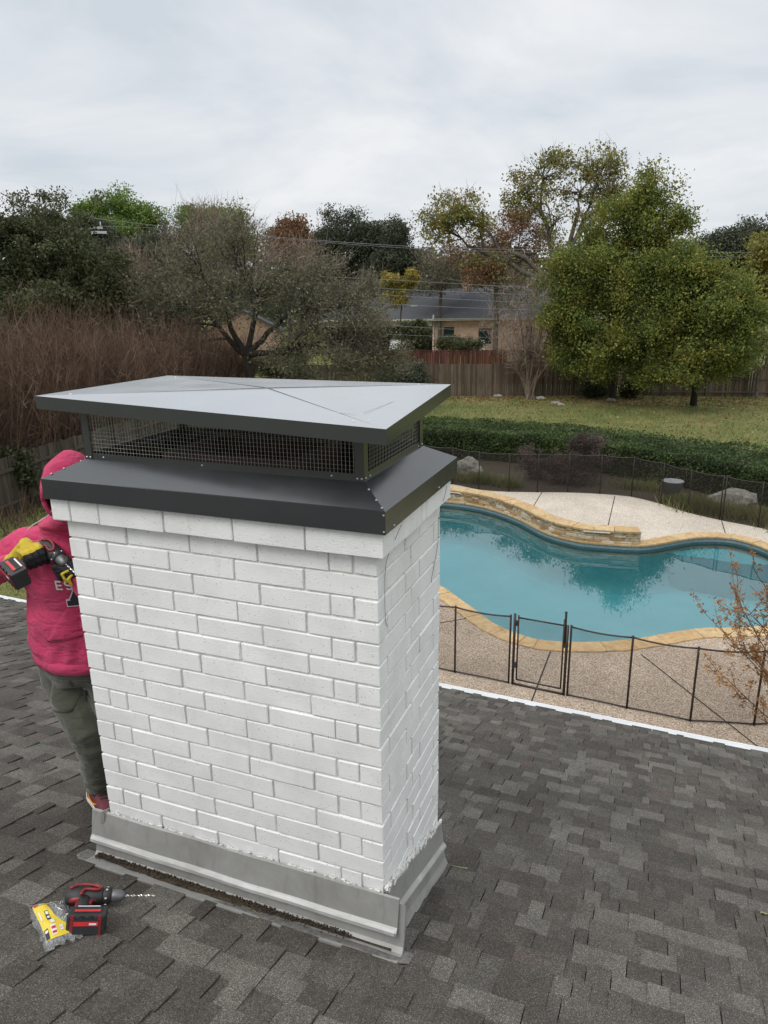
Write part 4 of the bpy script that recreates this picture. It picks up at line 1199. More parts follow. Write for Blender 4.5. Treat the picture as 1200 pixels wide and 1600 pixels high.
# the bare reddish upper half of the mesquite's left neighbour
D = 42
tree('bare_tree', 'bare reddish grey twiggy treetop rising above the mesquite, left of centre', (*at(290, 560, D).xy, 0), at(290, 480, D),
     [lobe(260, 410, D, 62, 44), lobe(315, 375, D, 52, 48), lobe(215, 430, D, 40, 34), lobe(390, 405, D, 60, 36), lobe(470, 420, D, 50, 34)], 'leaf_olive', 'bark_grey', 0.16, 50, 0, 0.12, 0.6, 12, 0.2, 12, ntwig=22, twig_w=0.024, ltwig='twig_crape')
# tall sparse oak, right of centre
D = 60
fk = at(862, 445, D)
tree('tall_oak', 'tallest tree, a sparse oak with open olive brown crown', (*at(868, 560, D).xy, 0), fk,
     [lobe(850, 262, D, 44, 28), lobe(905, 300, D, 42, 34, .7), lobe(945, 258, D, 32, 28), lobe(815, 298, D, 30, 28, .7), lobe(955, 300, D, 30, 26, .7), lobe(870, 340, D, 48, 36, .5), lobe(930, 345, D, 44, 30, .4),
      lobe(720, 325, D - 1, 38, 26), lobe(690, 348, D - 1, 34, 26), lobe(745, 345, D - 1, 28, 24, .6), lobe(800, 400, D, 60, 36, .35), lobe(900, 400, D, 50, 34, .3)],
     'leaf_oak_fall', 'bark_grey', 0.34, 46, 11, 0.22, 0.60, 18, 0.35, 13, ntwig=5, twig_w=0.036, ltwig='twig_grey', mains=[at(845, 330, D), at(905, 330, D), at(945, 345, D), at(800, 395, D), at(740, 385, D - 1)])
D = 70
tree('rust_tree', 'rust red tree filling the gap under the tall sparse oak', (*at(775, 470, D).xy, 0), at(775, 440, D),
     [lobe(770, 375, D, 46, 36), lobe(815, 355, D, 34, 28), lobe(735, 395, D, 38, 28), lobe(800, 405, D, 52, 34), lobe(850, 390, D, 30, 36, .7), lobe(760, 430, D, 50, 24)], 'leaf_rust', 'bark_grey', 0.25, 46, 15, 0.22, 0.75, 10, 0.3, 14, ntwig=9, twig_w=0.03, ltwig='twig_red')
tree('bare_tree', 'bare grey brown trees standing behind the far chimney', (*at(690, 470, 74).xy, 0), at(690, 450, 74),
     [lobe(690, 415, 74, 46, 30), lobe(730, 425, 74, 40, 26), lobe(665, 440, 74, 30, 22), lobe(800, 450, 66, 50, 30)], 'leaf_olive', 'bark_grey', 0.2, 44, 8, 0.2, 0.8, 8, 0.2, 15, ntwig=16, twig_w=0.035, ltwig='twig_grey')
# green maple before the back fence
D = 43.5
fk = at(958, 560, D)
tree('maple_tree', 'large full green maple in front of the back fence', (*at(958, 618, D + 1).xy, 0), fk,
     [lobe(1005, 310, D, 30, 34), lobe(985, 360, D, 50, 44), lobe(925, 410, D, 44, 40), lobe(1030, 360, D, 38, 42), lobe(890, 440, D - .4, 38, 40), lobe(965, 440, D - 1, 62, 52), lobe(900, 490, D - .6, 46, 44),
      lobe(950, 520, D - 1.2, 62, 46), lobe(1030, 450, D - .6, 50, 54), lobe(882, 535, D, 30, 28, .6), lobe(985, 548, D - .8, 50, 24, .8), lobe(935, 572, D - .5, 30, 18, .5), lobe(1000, 580, D - .9, 30, 16, .35), lobe(905, 560, D - .3, 26, 24, .4)],
     'leaf_maple', 'bark_dark', 0.21, 52, 50, 0.145, 0.60, 8, 0.35, 16, mains=[at(975, 440, D), at(1010, 400, D), at(915, 480, D), at(1020, 500, D)])
D = 41.5
tree('maple_tree', 'smaller yellow green maple to the right of the large one', (*at(1085, 615, D + 2).xy, 0), at(1085, 570, D),
     [lobe(1100, 425, D, 46, 40), lobe(1060, 450, D, 44, 42), lobe(1145, 460, D, 40, 42), lobe(1090, 490, D - .6, 62, 46), lobe(1150, 510, D - .4, 36, 38), lobe(1050, 530, D - .4, 46, 40), lobe(1110, 545, D - .6, 50, 36), lobe(1075, 578, D - .6, 40, 22, .6), lobe(1130, 570, D - .2, 30, 20, .4)],
     'leaf_maple', 'bark_dark', 0.18, 50, 50, 0.145, 0.60, 8, 0.35, 17)
# bare crape myrtle before the fence
D = 43
cb = at(828, 622, 44.2); cb.z = 0
t = thing('crape_myrtle', 'bare pinkish grey multi-stemmed crape myrtle before the back fence', 'tree', cb, 'trees around the garden')
nr = np.random.default_rng(31); mb = MB(); TV = []
ends = [(755, 520), (770, 490), (790, 470), (805, 455), (822, 450), (840, 452), (856, 462), (872, 478), (888, 505), (895, 530), (775, 545), (830, 475), (812, 490), (850, 500), (790, 510)]
for i, (ex, ey) in enumerate(ends):
    e = at(ex, ey, 43.5 + nr.normal() * 1.0)
    s = cb + Vector((nr.normal() * 0.12, nr.normal() * 0.12, 0))
    mid = s.lerp(e, 0.45) + Vector((0, 0, 0.5)); 
    pts = catmull([s, s.lerp(mid, 0.45) + Vector((nr.normal() * .08, nr.normal() * .08, 0.35)), mid, e], 3)
    mb.tube(pts, [0.085 - 0.075 * (k / (len(pts) - 1)) for k in range(len(pts))], 6, caps=False)
    for k in range(4, len(pts)):
        P = np.array(list(pts[k]))
        for lv in range(7):
            d = nr.normal(size=3) * 0.55 + np.array([0, 0, 0.8]); q = P + d * nr.uniform(0.5, 1.0)
            TV.append(blades(nr, P[None], q[None], 0.030))
            m = 5; p0 = P[None] + (q - P)[None] * nr.uniform(0.3, 1.0, size=(m, 1)); p1 = p0 + (nr.normal(size=(m, 3)) * 0.5 + np.array([0, 0, 0.5])) * 0.55
            TV.append(blades(nr, p0, p1, 0.018))
setp(mb.build('trunk', 'bark_crape', None, True), t); setp(npmesh('twigs', np.concatenate(TV), 4, 'twig_crape', kind='stuff'), t)
# far right background
D = 80
tree('dark_tree', 'dark green trees in the far right background', (*at(1150, 430, D).xy, 0), at(1150, 420, D),
     [lobe(1150, 385, D, 44, 28), lobe(1110, 395, D, 34, 24), lobe(1195, 380, D, 40, 26), lobe(1160, 420, D, 66, 30), lobe(1090, 425, D, 36, 28), lobe(1230, 400, D, 50, 46)], 'leaf_dark_oak', 'bark_dark', 0.35, 50, 56, 0.23, 0.8, 6, 0.35, 18)
D = 55
tree('brown_tree', 'brownish green tree at the right edge, beside the maples', (*at(1205, 560, D).xy, 0), at(1205, 520, D),
     [lobe(1205, 420, D, 40, 42), lobe(1190, 470, D, 30, 36), lobe(1235, 460, D, 40, 60)], 'leaf_oak_fall', 'bark_dark', 0.25, 46, 46, 0.2, 0.55, 8, 0.35, 19)
D = 47.5
tree('pale_shrub', 'pale grey green shrub by the back fence at the right edge', (*at(1185, 600, D).xy, 0), at(1185, 585, D),
     [lobe(1180, 545, D, 34, 26), lobe(1210, 520, D, 30, 28), lobe(1150, 560, D, 22, 18, .6)], 'leaf_pale', 'bark_grey', 0.08, 34, 26, 0.15, 0.4, 8, 0.3, 20, ntwig=5, ltwig='twig_grey', cat='shrub')
# low shrubs along the fence and behind the house
for i, (px, py, d, rx, ry, lf, lab) in enumerate([
        (640, 585, 44, 36, 26, 'leaf_dark_oak', 'low dark shrub at the left end of the visible back fence'),
        (450, 572, 43.5, 62, 24, 'leaf_olive', 'low olive brush behind the mesquite trunks'),
        (930, 605, 45.2, 16, 12, 'leaf_evergreen', 'small dark shrub at the foot of the back fence, near the maple'),
        (990, 608, 45.6, 12, 9, 'leaf_evergreen', 'tiny shrub just right of the maple trunk'),
        (650, 525, 60, 26, 22, 'leaf_evergreen', 'green shrub before the patio of the far house'),
        (715, 540, 60, 30, 11, 'leaf_evergreen', 'low shrub under the window of the far house'),
        (20, 745, 24.5, 30, 34, 'leaf_evergreen', 'dark rounded shrub on the lawn at the left fence')]):
    c = at(px, py, d); k = d / FPX
    b = Vector((c.x, c.y, 0 if d < 50 else 0.2))
    tree('garden_shrub', lab, b, b + (c - b) * 0.5, [(c, (rx * k, rx * k, ry * k), 1.0)], lf, 'bark_dark', 0.03 + 0.0006 * d, 60, 40, 0.10 + 0.0012 * d, 0.20 + 0.003 * d, 8, 0.2, 40 + i, 'low shrubs', 0.02, cat='shrub')
# ---------------------------------------------------------------- hedge, bed plants, rocks
nr = np.random.default_rng(5)
hed = thing('hedge', 'long clipped dark green hedge behind the far pool fence', 'hedge', (-2.5, 25.5, 0))
front = catmull([(-12.0, 24.6), (-7.99, 24.75), (-4.62, 24.75), (-1.44, 24.05), (1.35, 22.75), (3.65, 21.25), (6.5, 19.2)], 8)
back = catmull([(-12.4, 27.6), (-8.6, 27.5), (-5.1, 27.4), (-1.7, 26.9), (1.45, 25.9), (4.2, 24.6), (7.5, 22.0)], 8)
def hpt(i, s, z): p = front[i].lerp(back[i], s); return Vector((p.x, p.y, z))
hb = MB(); HZ = 1.12
hb.loft([[hpt(i, 0.05, 0), hpt(i, 0.05, HZ - 0.22), hpt(i, 0.14, HZ - 0.10), hpt(i, 0.86, HZ - 0.10), hpt(i, 0.95, HZ - 0.22), hpt(i, 0.95, 0)] for i in range(len(front))])
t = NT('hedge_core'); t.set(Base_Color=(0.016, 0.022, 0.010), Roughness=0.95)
setp(hb.build('core', 'hedge_core', None, fix=True), hed)  # dark inner block added so no light passes through the leaves
cen = []
for i in range(len(front) - 1):
    L = (front[i + 1] - front[i]).length
    def samp(n, s0, s1, z0, z1):
        a = nr.uniform(0, 1, n); s = nr.uniform(s0, s1, n); z = nr.uniform(z0, z1, n)
        A = np.array([front[i].lerp(front[i + 1], q) for q in a]); B = np.array([back[i].lerp(back[i + 1], q) for q in a])
        p = A * (1 - s)[:, None] + B * s[:, None]; p[:, 2] = z
        b = np.array([mnoise.noise(Vector((q[0] * 1.3, q[1] * 1.3, q[2] * 1.3))) for q in p])
        p[:, 2] += b * 0.10; p[:, 1] += b * 0.12
        return p
    cen.append(samp(int(1500 * L), -0.01, 1.0, HZ - 0.10, HZ + 0.03))
    cen.append(samp(int(1300 * L), -0.025, 0.03, 0.02, HZ))
    cen.append(samp(int(40 * L), 0.0, 1.0, HZ, HZ + 0.09))
setp(npmesh('foliage', leaves(nr, np.concatenate(cen), 0.080, 0.6, 0.6), 4, 'leaf_hedge', kind='stuff'), hed)

c = Vector((-2.2, 22.3, 0))
tree('purple_shrub', 'loose purple brown shrub between the far pool fence and the hedge', c, c + Vector((0, 0, 0.3)),
     [(c + Vector((-0.9, 0.0, 0.55)), (0.9, 0.7, 0.55)), (c + Vector((0.5, 0.1, 0.75)), (0.95, 0.7, 0.75)), (c + Vector((0.6, 0.3, 1.25)), (0.55, 0.5, 0.42)), (c + Vector((-0.2, -0.1, 0.4)), (1.3, 0.6, 0.4))],
     'leaf_purple', 'bark_dark', 0.03, 55, 26, 0.05, 0.16, 10, 0.2, 50, 'bed plants', 0.008, ntwig=8, ltwig='twig_red', cat='shrub')

def m_rock():
    t = NT('boulder'); w = t.pos('World')
    c = t.ramp(t.noise(w, 5, 7, 0.7, 0.6), [(0.3, (0.14, 0.13, 0.11)), (0.5, (0.30, 0.28, 0.24)), (0.72, (0.46, 0.43, 0.37))])
    t.set(Base_Color=c, Roughness=0.95); t.bump(t.noise(w, 14, 6, 0.75), 1.0, 0.05)
m_rock()
def rock(name, label, c, r, seed, cat='rock', group=None, sub=3):
    bm = bmesh.new(); bmesh.ops.create_icosphere(bm, subdivisions=sub, radius=1.0)
    for v in bm.verts:
        n = v.co.copy()
        k = 1 + 0.30 * mnoise.noise(n * 1.4 + Vector((seed * 7.1, 0, 0))) + 0.13 * mnoise.noise(n * 3.6 + Vector((0, seed * 3.3, 0)))
        q = n * k; q.z = max(q.z, -0.35)
        v.co = Vector((q.x * r[0], q.y * r[1], q.z * r[2]))
    me = bpy.data.meshes.new(name); bm.to_mesh(me); bm.free()
    o = link(name, me, 'boulder', None, False, label=label, category=cat)
    o.location = Vector(c) + Vector((0, 0, 0.33 * r[2]))
    if group: o['group'] = group
    return o
rock('boulder', 'pale block-shaped boulder behind the fence at the left end of the pool', (-5.62, 22.6, 0), (0.52, 0.36, 0.42), 1)
rock('boulder', 'grey limestone boulder in tall grass behind the fence, right side', (2.85, 20.75, 0), (0.66, 0.42, 0.46), 2)
for i, (px, py, s, lab) in enumerate([(778, 620, 0.30, 'flat pale stone on the lawn left of the crape myrtle'), (845, 624, 0.32, 'pale stone at the foot of the crape myrtle, right side'),
        (868, 631, 0.30, 'long stone on the lawn just right of the crape myrtle'), (877, 634, 0.22, 'bright stone nearest the camera beside the crape myrtle'), (955, 627, 0.30, 'white stone on the lawn near the maple trunk')]):
    r_ = ray(px, py); p = CAM + r_ * (-(CAM.z) / r_.z)
    rock('garden_stone', lab, (p.x, p.y, 0), (s, s * 0.7, s * 0.45), 10 + i, 'stone', 'stones on the lawn', 2)
# grey tub on a light frame behind the fence
tb = thing('plastic_tub', 'grey plastic tub on a thin frame behind the far fence', 'tub', (1.15, 21.35, 0.0))
simple('tub_grey', (0.36, 0.365, 0.375), 0.5, 0.1, 10)
def circ(r, z, n=14, sy=1.0): return [Vector((r * math.cos(2 * math.pi * k / n), r * sy * math.sin(2 * math.pi * k / n), z)) for k in range(n)]
o = MB().loft([circ(0.23, 0.10), circ(0.31, 0.55), circ(0.33, 0.56), circ(0.29, 0.55), circ(0.21, 0.15)]).build('bowl', 'tub_grey', tb, True, fix=True)
b = MB()
for x in (-0.36, 0.36):
    b.tube([(x, 0.05, 0.0), (x, 0.05, 0.95)], 0.010, 6)
b.tube([(-0.36, 0.05, 0.95), (0.36, 0.05, 0.95)], 0.010, 6); b.tube([(-0.36, 0.05, 0.09), (0.36, 0.05, 0.09)], 0.010, 6)
b.build('frame', 'fence_pole', tb, True)
# grass tufts: in the bed and a ragged edge to the lawn
def grass_at(cen, h, w):
    n = len(cen); d = nr.normal(size=(n, 3)) * 0.35; d[:, 2] = 1.0
    return blades(nr, cen, cen + d * h * nr.uniform(0.4, 1.2, size=(n, 1)), w)
cs_ = []
for (x, y, sx, sy, n) in ((2.2, 20.3, 0.9, 0.5, 1600), (3.4, 19.9, 0.9, 0.5, 1500), (1.5, 20.7, 0.6, 0.35, 700), (-4.9, 21.4, 0.8, 0.3, 900), (-5.9, 21.5, 0.7, 0.3, 800), (-3.9, 21.2, 0.4, 0.25, 500), (0.3, 22.2, 1.0, 0.4, 500), (4.4, 19.2, 0.8, 0.6, 900)):
    cs_.append(np.stack([nr.normal(x, sx * 0.5, n), nr.normal(y, sy * 0.5, n), np.zeros(n)], 1))
cs_ = np.concatenate(cs_); keep = []
o = npmesh('tall_grass', grass_at(cs_, 0.32, 0.022), 4, 'blade_grass', kind='stuff')
n = 42000
gx_ = nr.uniform(-13, 8, n); gy_ = 27.5 + nr.uniform(0, 1, n) ** 1.4 * 19
lawn_c = np.stack([gx_, gy_ - gx_ * 0.12, np.zeros(n)], 1)
left_c = np.stack([nr.uniform(-17.3, -9.5, 26000), nr.uniform(5.5, 24, 26000), np.zeros(26000)], 1)
npmesh('lawn_grass', grass_at(np.concatenate([lawn_c, left_c]), 0.075, 0.03), 4, 'blade_grass', kind='stuff')
n = 2600
lx = nr.uniform(-12.5, 7, n); ly = 41.6 + lx * 0.0 + nr.normal(0, 1.3, n) + (lx + 12.5) * 0.18 - 1.0
l2 = np.stack([nr.uniform(-10, 7, 1500), nr.uniform(28, 44, 1500), np.full(1500, 0.03)], 1)
npmesh('fallen_leaves', leaves(nr, np.concatenate([np.stack([lx, ly, np.full(n, 0.03)], 1), l2]), 0.12, 0.7), 4, 'leaf_litter', kind='stuff')

# ---------------------------------------------------------------- fences at the back and left
def m_wood(name, a, b, c_):
    t = NT(name); r = t.rnd(); w = t.pos('World', (6, 6, 0.5))
    base = t.ramp(r, [(0.0, a), (0.5, b), (1.0, c_)])
    g = t.ramp(t.noise(w, 3, 6, 0.7), [(0.3, 0.65), (0.7, 1.25)])
    st = t.ramp(t.noise(t.pos('World', (1, 1, 0.35)), 1.1, 4, 0.6), [(0.35, 0.7), (0.65, 1.2)])
    t.set(Base_Color=t.mix(1.0, t.mix(1.0, base, g, 'MULTIPLY'), st, 'MULTIPLY'), Roughness=0.95); t.bump(t.noise(w, 5, 4), 0.5, 0.01)
m_wood('wood_weathered', (0.075, 0.052, 0.036), (0.120, 0.088, 0.062), (0.160, 0.122, 0.090))
m_wood('wood_red', (0.062, 0.020, 0.014), (0.088, 0.030, 0.020), (0.110, 0.040, 0.026))
m_wood('wood_side', (0.050, 0.042, 0.030), (0.080, 0.066, 0.048), (0.110, 0.092, 0.070))
simple('steel_post', (0.36, 0.37, 0.37), 0.45, 0.15, 5, metallic=0.5)
def plank_fence(name, label, A, B, h, pw, mat, side, rails=(), post_step=2.4, post_mat='steel_post', maxp=300, seed=3, top_trim=False, hvar=0.025, postside=-1, postr=0.03):
    """planks from A to B; side = +1 puts planks on the left of the run, rails on the other"""
    f = thing(name, label, 'fence', (A[0], A[1], 0)); rgf = random.Random(seed)
    A, B = Vector((*A, 0)), Vector((*B, 0)); d = (B - A); L = d.length; d.normalize(); nn = Vector((-d.y, d.x, 0))
    n = int(L / pw); ang = math.atan2(d.y, d.x)
    me = {}
    for i in range(n):
        p = A + d * ((i + 0.5) * pw); hh = h + rgf.uniform(-hvar, hvar); k = rgf.randrange(5)
        if k not in me:
            hh2 = h + (k - 2) * hvar * 0.5
            b = MB().cbox((-pw / 2 + 0.003, -0.009, 0.03), (pw / 2 - 0.003, 0.009, hh2), 0.003); mm = b.mesh('plank')
            bm = bmesh.new(); bm.from_mesh(mm); bmesh.ops.recalc_face_normals(bm, faces=bm.faces); bm.to_mesh(mm); bm.free()
            mm.materials.append(MATS[mat]); me[k] = mm
        o = link('plank', me[k], None, f); o.location = p - A + nn * (0.012 * side + rgf.uniform(-0.004, 0.004)); o.rotation_euler = (rgf.uniform(-0.012, 0.012), rgf.uniform(-0.008, 0.008), ang + rgf.uniform(-0.01, 0.01))
    for z in rails:
        b = MB().box((0, 0, 0), (L, 0.038, 0.085)).build('rail', mat, f); b.location = d * (L / 2) + nn * (0.042 * -side) + Vector((0, 0, z)); b.rotation_euler = (0, 0, ang)
    k = 0.0
    while post_step and k <= L:
        q = d * k + nn * (0.09 * -side)
        MB().tube([q, q + Vector((0, 0, h + 0.04))], postr, 8).build('post', post_mat, f, True); k += post_step
    if top_trim:
        b = MB().box((0, 0, 0), (L, 0.09, 0.04)).build('cap_rail', mat, f); b.location = d * (L / 2) + Vector((0, 0, h + 0.035)); b.rotation_euler = (0, 0, ang)
    return f
# back fence: boards face us on the left stretch, rails and steel posts face us on the right
plank_fence('board_fence', 'weathered grey brown board fence along the back of the lawn', (-21.5, 39.35), (-2.0, 44.35), 1.98, 0.145, 'wood_weathered', -1, (), 0, seed=3)
plank_fence('board_fence', 'weathered board fence with rails and steel posts, back right', (-1.95, 44.42), (9.0, 46.6), 1.90, 0.145, 'wood_weathered', 1, (0.30, 1.05), 2.45, seed=4)
plank_fence('board_fence', 'dark red stained fence rising behind the weathered back fence', (-19.0, 46.6), (3.0, 51.4), 2.30, 0.145, 'wood_red', -1, (), 2.5, 'wood_weathered', seed=5, top_trim=True, postr=0.03)
plank_fence('board_fence', 'old green grey board fence along the left side of the lawn', (-16.7, 9.5), (-20.8, 38.5), 1.75, 0.15, 'wood_side', 1, (0.35, 1.35), 2.4, 'wood_side', seed=6, postr=0.05)

# bare reddish thicket beyond the left fence
n = 6500
s = nr.uniform(0, 0.86, n); side = nr.uniform(0.5, 4.5, n)
bx_ = -16.9 - 4.1 * s - side; by_ = 10.5 + 27 * s
hh = (6.6 - 2.3 * s) * nr.uniform(0.55, 1.02, n)
hh *= 0.92 + 0.12 * np.sin(s * 23) 
p0 = np.stack([bx_, by_, np.zeros(n)], 1)
lean = nr.normal(size=(n, 3)) * 0.16; lean[:, 2] = 1
p1 = p0 + lean * hh[:, None]
B1 = blades(nr, p0, p1, 0.030)
m = 15
tt = nr.uniform(0.25, 0.98, size=(n * m, 1)); q0 = np.repeat(p0, m, 0) * (1 - tt) + np.repeat(p1, m, 0) * tt
dd_ = nr.normal(size=(n * m, 3)) * 0.48 + np.array([0, 0, 0.70])
q1 = q0 + dd_ * nr.uniform(0.35, 1.0, size=(n * m, 1))
npmesh('bare_thicket', np.concatenate([B1, blades(nr, q0, q1, 0.0135)]), 4, 'twig_red', kind='stuff')
# brush in the shade by the fence: leaf litter and low stems
n = 2600
s = nr.uniform(0, 1, n); p0 = np.stack([-16.6 - 4.1 * s + nr.uniform(-0.2, 1.2, n), 9.5 + 29 * s, np.zeros(n)], 1)
npmesh('fence_brush', blades(nr, p0, p0 + (nr.normal(size=(n, 3)) * 0.25 + np.array([0, 0, 0.8])) * nr.uniform(0.2, 1.1, size=(n, 1)), 0.03), 4, 'twig_red', kind='stuff')

# ---------------------------------------------------------------- the far house
def m_farbrick():
    t = NT('far_brick'); w = t.pos('Object')
    br = t.n('ShaderNodeTexBrick'); br.inputs['Scale'].default_value = 1.0
    br.inputs['Brick Width'].default_value = 0.24; br.inputs['Row Height'].default_value = 0.08; br.inputs['Mortar Size'].default_value = 0.012
    br.inputs['Color1'].default_value = (0.46, 0.235, 0.15, 1); br.inputs['Color2'].default_value = (0.60, 0.36, 0.24, 1); br.inputs['Mortar'].default_value = (0.48, 0.42, 0.35, 1)
    rot = t.n('ShaderNodeMapping'); rot.inputs['Rotation'].default_value = (RAD(90), 0, 0); t.l(w, rot.inputs['Vector']); t.l(rot.outputs[0], br.inputs['Vector'])
    g = t.ramp(t.noise(w, 1.2, 5, 0.6), [(0.3, 0.8), (0.7, 1.15)])
    t.set(Base_Color=t.mix(1.0, br.outputs['Color'], g, 'MULTIPLY'), Roughness=0.9)
m_farbrick()
def m_slate():
    t = NT('far_roof'); w = t.pos('Object')
    c = t.ramp(t.noise(t.pos('Object', (1, 1, 4)), 3.0, 6, 0.75), [(0.3, (0.048, 0.051, 0.058)), (0.7, (0.085, 0.088, 0.097))])
    t.set(Base_Color=c, Roughness=0.9)
m_slate()
simple('far_trim', (0.50, 0.46, 0.39), 0.7, 0.1, 2)
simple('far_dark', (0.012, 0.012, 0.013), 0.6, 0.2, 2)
simple('far_glass', (0.018, 0.035, 0.036), 0.12, 0.2, 1.5)
simple('far_white', (0.62, 0.62, 0.60), 0.7, 0.1, 4)
hd = 75
e0 = at(560, 499, hd); e1 = at(900, 489, hd)
hx = (e1 - e0); hx.z = 0; hx.normalize(); hy = Vector((-hx.y, hx.x, 0))
HB = 0.35                                      # the neighbour's plot lies a little higher
fh = thing('far_house', 'brick bungalow with dark hipped roof beyond the back fences', 'house', Vector((e0.x, e0.y, HB)))
EZf = e0.z - HB - 0.1
def hp(x, y, z): return (hx * x + hy * y + Vector((0, 0, z)))
fh.rotation_euler = (0, 0, 0)
ang = math.atan2(hx.y, hx.x); fh.rotation_euler = (0, 0, ang)
Lh = (e1 - e0).length + 3
pxm = lambda px: (at(px, 495, hd) - e0).dot(hx)  # metres along the facade for a photo column
wA = pxm(676); wB = Lh
MB().span((wA, 0, 0), (wB, 0.3, EZf - 0.15)).build('wall', 'far_brick', fh)
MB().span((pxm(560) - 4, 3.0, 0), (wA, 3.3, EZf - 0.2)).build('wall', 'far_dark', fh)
MB().span((wB - 0.3, 0.302, 0), (wB, 9, EZf - 0.2)).build('wall', 'far_brick', fh)
MB().span((pxm(560) - 4, -0.25, EZf - 0.62), (wA - 0.02, 0.1, EZf - 0.10)).build('patio_beam', 'far_trim', fh)
MB().span((pxm(560) - 4, -0.62, EZf - 0.10), (Lh + 0.5, -0.55, EZf + 0.08)).build('eave_board', 'far_trim', fh)
MB().span((wA - 0.02, -0.55, EZf - 0.12), (wB + 0.4, 0.0, EZf - 0.09)).build('eave_soffit', 'far_trim', fh)
MB().span((wA + 0.06, -0.09, 0.1), (wA + 0.16, -0.02, EZf - 0.05)).build('downpipe', 'far_white', fh)
def hwin(px0, px1, z0, z1):
    a, b = pxm(px0), pxm(px1)
    w = MB(); w.span((a, -0.03, z0), (b, 0.05, z1)); o = w.build('window', 'far_dark', fh)
    m = MB(); m.span((a + 0.08, -0.045, z0 + 0.08), (b - 0.08, -0.032, (z0 + z1) / 2 - 0.03)); m.build('pane', 'far_glass', o)
    m = MB(); m.span((a + 0.08, -0.045, (z0 + z1) / 2 + 0.03), (b - 0.08, -0.032, z1 - 0.08)); m.build('pane', 'far_glass', o)
    m = MB(); m.span((a - 0.05, -0.06, z0 - 0.08), (b + 0.05, 0.0, z0 - 0.003)); m.build('sill', 'far_trim', o)
hwin(694, 710, EZf - 2.4, EZf - 0.75); hwin(748, 768, EZf - 2.4, EZf - 0.9); hwin(822, 832, EZf - 2.0, EZf - 0.75)
# hipped roof: main ridge and a lower front wing
Rz = 6.9 - HB
rf = MB()
xa, xb = -6.0, Lh + 0.6
ya, yb = -0.62, 11.0
ridge0, ridge1 = pxm(560) + 3.0, pxm(815)
rf.add([(xa, ya, EZf), (xb, ya, EZf), (xb, yb, EZf), (xa, yb, EZf), (ridge0, 5.2, Rz - 0.55), (ridge1, 5.2, Rz - 0.05)], [(0, 1, 5, 4), (1, 2, 5), (2, 3, 4, 5), (3, 0, 4), (0, 3, 2, 1)])
ro_ = rf.build('roof', 'far_roof', fh, fix=True)
wg = MB(); gx0, gx1 = pxm(676), pxm(850); gm = pxm(740)
wg.add([(gx0, -0.66, EZf + 0.01), (gx1, -0.66, EZf + 0.01), (gm, 3.6, Rz - 0.4), (gm, 6.0, Rz - 0.4), (gx0 - 1, 6.0, EZf + 0.3), (gx1 + 1, 6.0, EZf + 0.3)], [(0, 1, 2), (1, 5, 3, 2), (0, 2, 3, 4), (4, 3, 5), (0, 4, 5, 1)])
wg.build('roof_wing', 'far_roof', fh, fix=True)
cxm = pxm(730)
c1 = MB().span((cxm - 0.55, 4.6, Rz - 1.3), (cxm + 0.55, 5.3, Rz + 0.75)).build('chimney', 'far_brick', ro_)
MB().span((cxm - 0.65, 4.5, Rz + 0.75), (cxm + 0.65, 5.4, Rz + 0.9)).build('chimney_crown', 'far_trim', ro_)
MB().span((pxm(640), 1.6, EZf + 1.25), (pxm(651), 1.9, EZf + 1.36)).build('roof_vent', 'far_white', ro_)
MB().tube([(pxm(602), 0.3, EZf + 0.3), (pxm(602), 0.3, EZf + 0.62)], 0.07, 8).build('vent_pipe', 'far_white', ro_)
MB().tube([(pxm(678), -0.5, EZf + 0.05), (pxm(678), -0.5, EZf + 0.45)], 0.08, 8).build('vent_pipe', 'far_white', ro_)
# pale things on its patio
for i, (px, py, w, h, lab) in enumerate([(622, 543, 1.5, 0.8, 'white patio furniture before the far house, left'), (752, 543, 0.55, 0.7, 'small white planter box by the far house window'), (727, 547, 0.8, 0.4, 'low white box on the far house terrace')]):
    p = at(px, py, 66)
    b = MB(); b.span((-w / 2, -0.25, 0.25), (w / 2, 0.25, h * 0.55 + 0.25)); b.span((-w / 2, 0.252, 0.25), (w / 2, 0.34, h + 0.25))
    for sx in (-1, 1): b.span((sx * w / 2 - 0.05, -0.2, 0), (sx * w / 2 + 0.05, 0.2, 0.249))
    o = b.build('patio_seat', 'far_white', None, label=lab, category='furniture'); o.location = (p.x, p.y, max(0.3, p.z - 0.5 * h)) ; o.rotation_euler = (0, 0, ang)
# terrace the house and its yard stand on
tr = MB(); a_ = Vector((e0.x, e0.y, 0)) - hy * 14 - hx * 30; 
q = [a_, a_ + hx * 90, a_ + hx * 90 + hy * 60, a_ + hy * 60]
sheet('neighbour_yard', [(p.x, p.y) for p in q], [], 0.30, 'lawn', kind='structure')
